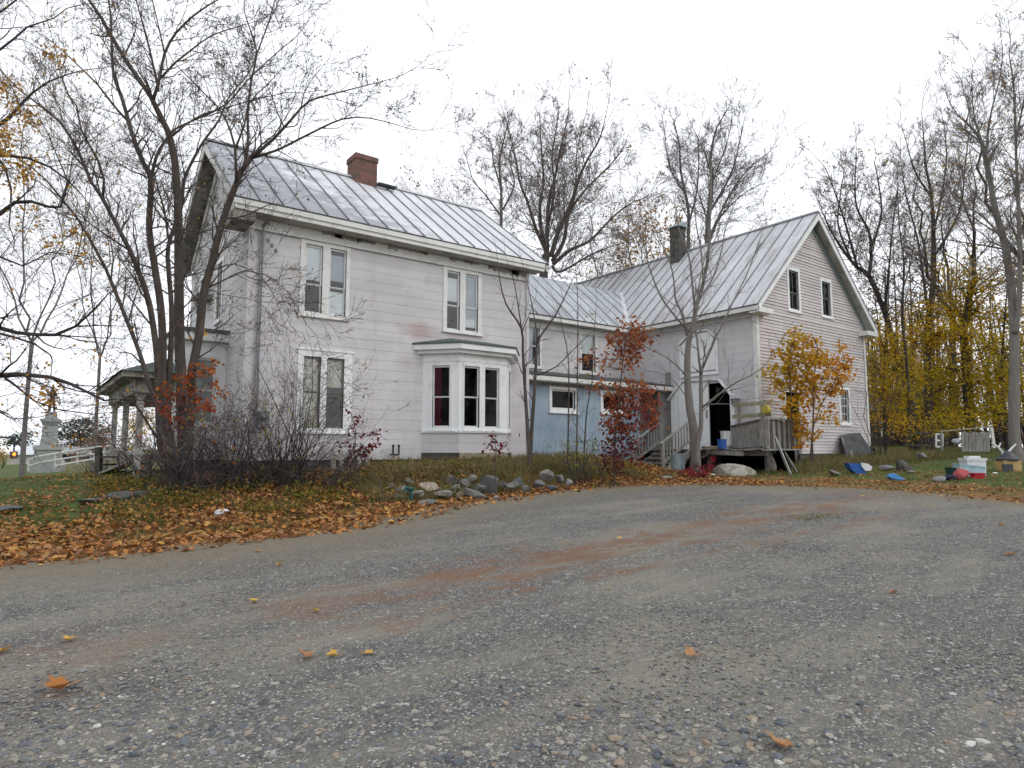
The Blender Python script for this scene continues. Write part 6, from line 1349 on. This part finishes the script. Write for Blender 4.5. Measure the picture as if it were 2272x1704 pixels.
# ------------------------------------------------------------------ yellow understory and far woods on the right
def cloud_tree(name, label, px, ybase, d, blobs, mat, size, n, trunk=8, seed=1, barkm='bark2', cat='tree', thin=.03):
    random.seed(seed); p = PD(px, ybase, d); gz = G(p.x, p.y); tr = MB(); lf = MB(); root = empty(name, (p.x, p.y, gz), label, cat)
    rt_ = rt; tw_ = trunk / FPX * d / 2; tot = sum(b[2] * b[3] for b in blobs); topy = min(b[1] for b in blobs); tp = PD(px, topy + 15, d)
    P, Rr = spline([Vector((p.x, p.y, gz - .2)), Vector((p.x + .15, p.y, gz + (tp.z - gz) * .5)), tp], [tw_, tw_ * .7, tw_ * .2], .5); tr.tube(P, Rr, 6)
    for (x, y, rx, ry, tone) in blobs:
        c = PD(x, y, d + random.uniform(-1.6, 1.6)); a_ = rx / FPX * d; b_ = ry / FPX * d; k = int(n * rx * ry / tot)
        near = min(P, key=lambda q: (q - c + UP * b_ * .7).length); tr.tube([near, near.lerp(c, .5) + UP * -.1, c], [thin * 1.3, thin, thin * .5], 4)
        for i in range(max(1, k // 26)):
            v = Vector((random.gauss(0, 1), random.gauss(0, 1), random.gauss(0, 1))).normalized() * random.random() ** .4; v *= 1.25; e = c + rt_ * (v.x * a_) + fw * (v.y * a_) + UP * (v.z * b_); tr.tube([c, c.lerp(e, .5) + UP * .05, e], [thin * .5, thin * .35, thin * .15], 3, cap=False)
            tn = tone - .04 + random.gauss(0, .2)
            for j in range(26): lf.leaf(e + Vector((random.gauss(0, .42), random.gauss(0, .42), random.gauss(0, .26))), size * random.uniform(.6, 1.2), Vector((random.gauss(0, .6), random.gauss(0, .6), 1)).normalized(), 0, max(0, min(1, tn + random.gauss(0, .12))))
    tr.build('trunk', M[barkm], root, smooth=True); lf.build('foliage', M[mat], root); return root
cloud_tree('yellow_tree', 'yellow leaved tree hugging the right corner of the barn', 1965, 1000, 30, [(1960,770,34,26,.6),(1945,820,24,30,.5),(1985,820,32,26,.6),(1955,880,26,26,.6),(1990,880,28,26,.5),(1935,860,10,20,.5),(1975,930,24,20,.8),(1945,720,14,14,.5)], 'l_yel', .15, 5500, 8, 81)
cloud_tree('yellow_tree', 'broad golden tree behind the dark trunks right of the barn', 2060, 1000, 34, [(2040,700,44,24,.7),(2080,745,50,28,.6),(2030,760,36,26,.7),(2060,820,50,30,.55),(2020,840,36,26,.6),(2090,860,44,26,.55),(2055,900,46,24,.5),(2010,910,26,22,.5)], 'l_yel', .16, 7000, 11, 82)
cloud_tree('yellow_tree', 'golden tree with a high rounded crown behind the plank gate', 2150, 1000, 33, [(2130,640,44,22,.6),(2175,620,36,24,.5),(2110,690,44,26,.7),(2165,690,48,28,.55),(2140,750,50,28,.5),(2190,770,34,28,.45),(2120,820,46,28,.5),(2170,850,46,28,.45),(2140,910,50,24,.5),(2110,600,20,14,.7)], 'l_yel', .16, 8000, 12, 83)
cloud_tree('yellow_tree', 'green-yellow tree behind the pale trunk at the right border', 2235, 1000, 32, [(2230,700,34,28,.5),(2250,770,34,30,.4),(2215,830,34,28,.4),(2255,860,30,30,.4),(2225,920,34,26,.35),(2200,900,24,26,.4),(2260,620,20,20,.6)], 'l_yel', .16, 6000, 9, 84)
cloud_tree('yellow_tree', 'low orange-yellow shrub tree under the golden crowns', 2040, 1000, 29, [(2005,950,20,14,.8),(2050,945,26,12,.5),(2100,940,30,14,.5),(2150,935,30,14,.5)], 'l_yel', .13, 2000, 4, 85)
random.seed(90); fwd = MB(); ftr = MB()
for i in range(230):
    px = random.uniform(1905, 2800); d = random.uniform(42, 62); p = PD(px, 1000, d); gz = G(p.x, p.y); h = random.uniform(7, 15); r_ = random.uniform(.05, .16)
    l = Vector((random.gauss(0, 1.3), random.gauss(0, 1.3), h)); b = Vector((p.x, p.y, gz - .2)); ftr.tube([b, b + l * .5 + Vector((random.gauss(0, .2), 0, 0)), b + l], [r_, r_ * .7, .02], 5, cap=False)
    for j in range(9):
        a = b + l * random.uniform(.2, .95); e = a + Vector((random.gauss(0, 1.2), random.gauss(0, 1.2), random.uniform(.3, 1.6))); ftr.tube([a, e], [.03, .008], 3, cap=False)
        for k in range(16): fwd.leaf(e + Vector((random.gauss(0, .7), random.gauss(0, .7), random.gauss(0, .5))) - UP * random.uniform(0, max(0, e.z - gz) if k % 2 else .5), random.uniform(.18, .32), None, 0)
fo = tag(fwd.build('woods_foliage', M['l_brn']), 'brown dim foliage of the far woods behind the golden trees', 'woods', kind='stuff'); tag(ftr.build('woods_trunks', M['bark2']), 'crowd of thin dark trunks in the far woods on the right', 'woods', kind='stuff')
# ------------------------------------------------------------------ LEFT BACKGROUND: green, monument, store
def bscr(d):
    o = PD(0, 1000, d)
    return lambda x, y, dd=0.: PD(x, y, d + dd)
MD = 45.; s45 = MD / FPX; mo = PD(105, 1045, MD); mon = empty('monument', (mo.x, mo.y, G(mo.x, mo.y)), 'grey granite monument with a bronze soldier on top', 'monument')
Mm = Matrix.Translation((mo.x, mo.y, PD(105, 1000, MD).z)) @ Matrix.Rotation(-YAW + .3, 4, 'Z'); fm = lambda a, b, c: Mm @ Vector((a, b, c))
def tier(nm, w0, w1, y0, y1, mat='granite'):
    m = MB(fm); h0 = (1000 - y0) * s45; h1 = (1000 - y1) * s45; a = w0 / 2 * s45; b = w1 / 2 * s45; m.v = [fm(x * a, y * a, h0) for x, y in ((-1, -1), (1, -1), (1, 1), (-1, 1))] + [fm(x * b, y * b, h1) for x, y in ((-1, -1), (1, -1), (1, 1), (-1, 1))]
    m.f = [(3, 2, 1, 0), (4, 5, 6, 7), (0, 1, 5, 4), (1, 2, 6, 5), (2, 3, 7, 6), (3, 0, 4, 7)]; m.build(nm, M[mat], mon)
tier('step', 52, 52, 1052, 1022); tier('plinth', 42, 40, 1022, 998); tier('plinth_cap', 46, 42, 998, 988); tier('shaft', 27, 21, 988, 946); tier('capital', 20, 29, 946, 936); tier('cornice', 31, 31, 936, 930); tier('pedestal', 19, 16, 930, 914)
# the soldier
def sk(y): return (1000 - y) * s45
import bmesh
def figure(name, joints, edges, mat, parent):
    me = bpy.data.meshes.new(name); keys = list(joints); me.from_pydata([tuple(fm(*joints[k][0]) - parent.location) for k in keys], [(keys.index(a), keys.index(b)) for a, b in edges], [])
    ob = bpy.data.objects.new(name, me); COL.objects.link(ob); ob.parent = parent; md = ob.modifiers.new('skin', 'SKIN'); me.skin_vertices[0].data[0].use_root = True
    for i, k in enumerate(keys): me.skin_vertices[0].data[i].radius = (joints[k][1], joints[k][1] * .85)
    ob.modifiers.new('sub', 'SUBSURF').levels = 1; ob.modifiers['sub'].render_levels = 1; me.materials.append(M[mat]); return ob
b0_ = sk(914)
J = {'pelvis': ((0, 0, b0_ + .92), .17), 'waist': ((0, 0, b0_ + 1.1), .15), 'chest': ((0, 0, b0_ + 1.38), .19), 'neck': ((0, 0, b0_ + 1.55), .07), 'head': ((0, -.02, b0_ + 1.68), .11), 'hat': ((0, 0, b0_ + 1.80), .09),
     'kl': ((-.13, -.03, b0_ + .5), .10), 'fl': ((-.14, 0, b0_ + .06), .09), 'tl': ((-.15, -.14, b0_ + .04), .06), 'kr': ((.13, .0, b0_ + .5), .10), 'fr': ((.15, .04, b0_ + .06), .09), 'tr': ((.18, -.1, b0_ + .04), .06),
     'el': ((-.27, .0, b0_ + 1.15), .07), 'hl': ((-.06, -.2, b0_ + 1.08), .055), 'er': ((.27, 0, b0_ + 1.15), .07), 'hr': ((.08, -.2, b0_ + 1.0), .055), 'coat': ((0, .05, b0_ + .6), .16)}
figure('soldier_statue', J, [('pelvis', 'waist'), ('waist', 'chest'), ('chest', 'neck'), ('neck', 'head'), ('head', 'hat'), ('pelvis', 'kl'), ('kl', 'fl'), ('fl', 'tl'), ('pelvis', 'kr'), ('kr', 'fr'), ('fr', 'tr'), ('chest', 'el'), ('el', 'hl'), ('chest', 'er'), ('er', 'hr'), ('pelvis', 'coat')], 'bronze', mon)
m = MB(); m.tube([fm(.02, -.24, b0_ + .03), fm(.0, -.22, b0_ + 1.4)], [.03, .015], 6); m.build('rifle', M['bronze'], mon)
# store
SD = 75.; s75 = SD / FPX; so_ = PD(100, 1033, SD); st_r = empty('store', (so_.x, so_.y, G(so_.x, so_.y)), 'long low white store with a pale metal roof beyond the green', 'store')
zr = PD(100, 1000, SD).z; Ms2 = Matrix.Translation((so_.x, so_.y, zr)) @ Matrix.Rotation(-YAW, 4, 'Z'); f2 = lambda a, b, c: Ms2 @ Vector(((a - 100) * s75, b, -c * s75))
m = MB(f2); m.box(16, 84, 0, 10, 48, 8); m.build('wall', M['store_wall'], st_r); m = MB(f2); m.prism([(12, -.6, 9), (84, -.6, 9), (84, 5, -22), (24, 5, -22)], Ms2.to_3x3() @ Vector((0, .1, .1))); m.build('roof', M['store_white'], st_r)
m = MB(f2); m.box(84, 200, .6, 10, 48, 9); m.build('wall', M['store_wall'], st_r); m = MB(f2); m.box(84, 192, .2, 10, 7, -9); m.build('fascia', M['store_white'], st_r)
m = MB(f2); m.box(124, 190, .5, .58, 24, 8); m.build('window', M['navy_cloth'], st_r); m = MB(f2); m.box(150, 192, .4, .48, 34, 18); m.build('brick_panel', M['store_brown'], st_r)
# traffic signal
TD = 40.; s40 = TD / FPX; tp_ = PD(31, 1009, TD); ts = empty('traffic_signal', tuple(tp_), 'hanging traffic signal with one glowing amber lamp at the left', 'traffic signal')
m = MB(); m.tube([PD(31, 1003, TD), PD(31, 971, TD)], .05, 6); m.tube([PD(34, 971, TD), PD(-90, 968, TD)], .06, 6); q = PD(-90, 968, TD); m.tube([q, Vector((q.x, q.y, G(q.x, q.y)))], .1, 8); m.build('mast', M['charcoal_plastic'], ts)
m = MB(); m.bar(PD(31, 1002, TD), PD(31, 1017, TD), .28, .25, fw); m.build('housing', M['charcoal_plastic'], ts)
am = NT('amber_lamp'); am.b.inputs['Emission Color'].default_value = (1, .2, .015, 1); am.b.inputs['Emission Strength'].default_value = 2.2; am.col((1, .3, .03)); M['amber'] = am.m
m = MB(); m.lathe(PD(31.5, 1008, TD - .2), [(.02, .05), (.09, .03), (.11, 0)], 14, -fw); m.build('amber_lamp', M['amber'], ts)
# ramp railing
RD = 28.; rl = empty('ramp_railing', tuple(PD(150, 1030, RD)), 'white pipe railing sloping up along the concrete ramp', 'railing')
for nm, pp in (('top_rail', [(63, 1020), (80, 1014), (125, 1006), (172, 998), (243, 989)]), ('lower_rail', [(63, 1034), (90, 1026), (172, 1013), (243, 1003)]), ('lower_rail', [(122, 1034), (172, 1025), (243, 1012)])):
    m = MB(); m.tube([PD(x, y, RD + (x - 63) * -.02) for x, y in pp], .035, 6); m.build(nm, M['white_rail'], rl)
for x, y0, y1 in ((63, 1020, 1046), (122, 1007, 1040), (139, 1020, 1034), (172, 998, 1030), (209, 1010, 1024), (232, 990, 1018)): m = MB(); m.tube([PD(x, y0, RD + (x - 63) * -.02), PD(x, y1, RD + (x - 63) * -.02)], .035, 6); m.build('post', M['white_rail'], rl)
# old post and steps by the porch
od = empty('porch_stair', tuple(PD(225, 1050, 19)), 'dark rotten porch stair with a heavy post left of the columns', 'stairs'); m = MB(); m.bar(PD(219, 1056, 19), PD(219, 992, 19), .14, .14, fw); m.build('post', M['woodd'], od)
for k in range(3): a = PD(222, 1048 - k * 17, 19); m = MB(); m.bar(a, a + Vector((1.2, .9, 0)), .25, .05); m.build('tread', M['woodd'], od)
m = MB(); m.bar(PD(232, 1050, 18.5), PD(300, 1022, 17.5), .3, .06); m.build('fallen_plank', M['wood'], od)
# shrubs and conifers beyond the green
cloud_tree('conifer', 'dark spreading conifer behind the monument and store', 175, 1010, 85, [(165,948,34,8,.5),(190,935,30,8,.5),(150,965,40,10,.5),(200,955,36,9,.5),(175,985,50,12,.4),(200,975,40,10,.4)], 'l_con', .4, 3600, 8, 91)
cloud_tree('round_bush', 'grey-brown round bush beyond the store roof at left', 50, 1010, 95, [(48,968,16,10,.5),(42,985,22,10,.4)], 'l_con', .4, 900, 4, 92, cat='bush')
cloud_tree('round_bush', 'brown twiggy hedge behind the ramp railing', 232, 1010, 34, [(225,975,30,22,.3),(205,995,30,14,.3),(245,990,24,20,.3)], 'l_brn', .12, 1800, 5, 93, cat='bush')
cloud_tree('yellow_tree', 'small yellow tree seen through the porch columns', 300, 1020, 40, [(300,950,20,24,.6),(325,930,22,30,.7),(290,985,20,18,.5)], 'l_yel', .18, 1500, 5, 94)
cloud_tree('round_bush', 'orange-brown bushes at the far left border', 5, 1020, 60, [(3,1010,14,16,.8),(-20,1000,20,20,.6)], 'l_org', .2, 900, 4, 95, cat='bush')
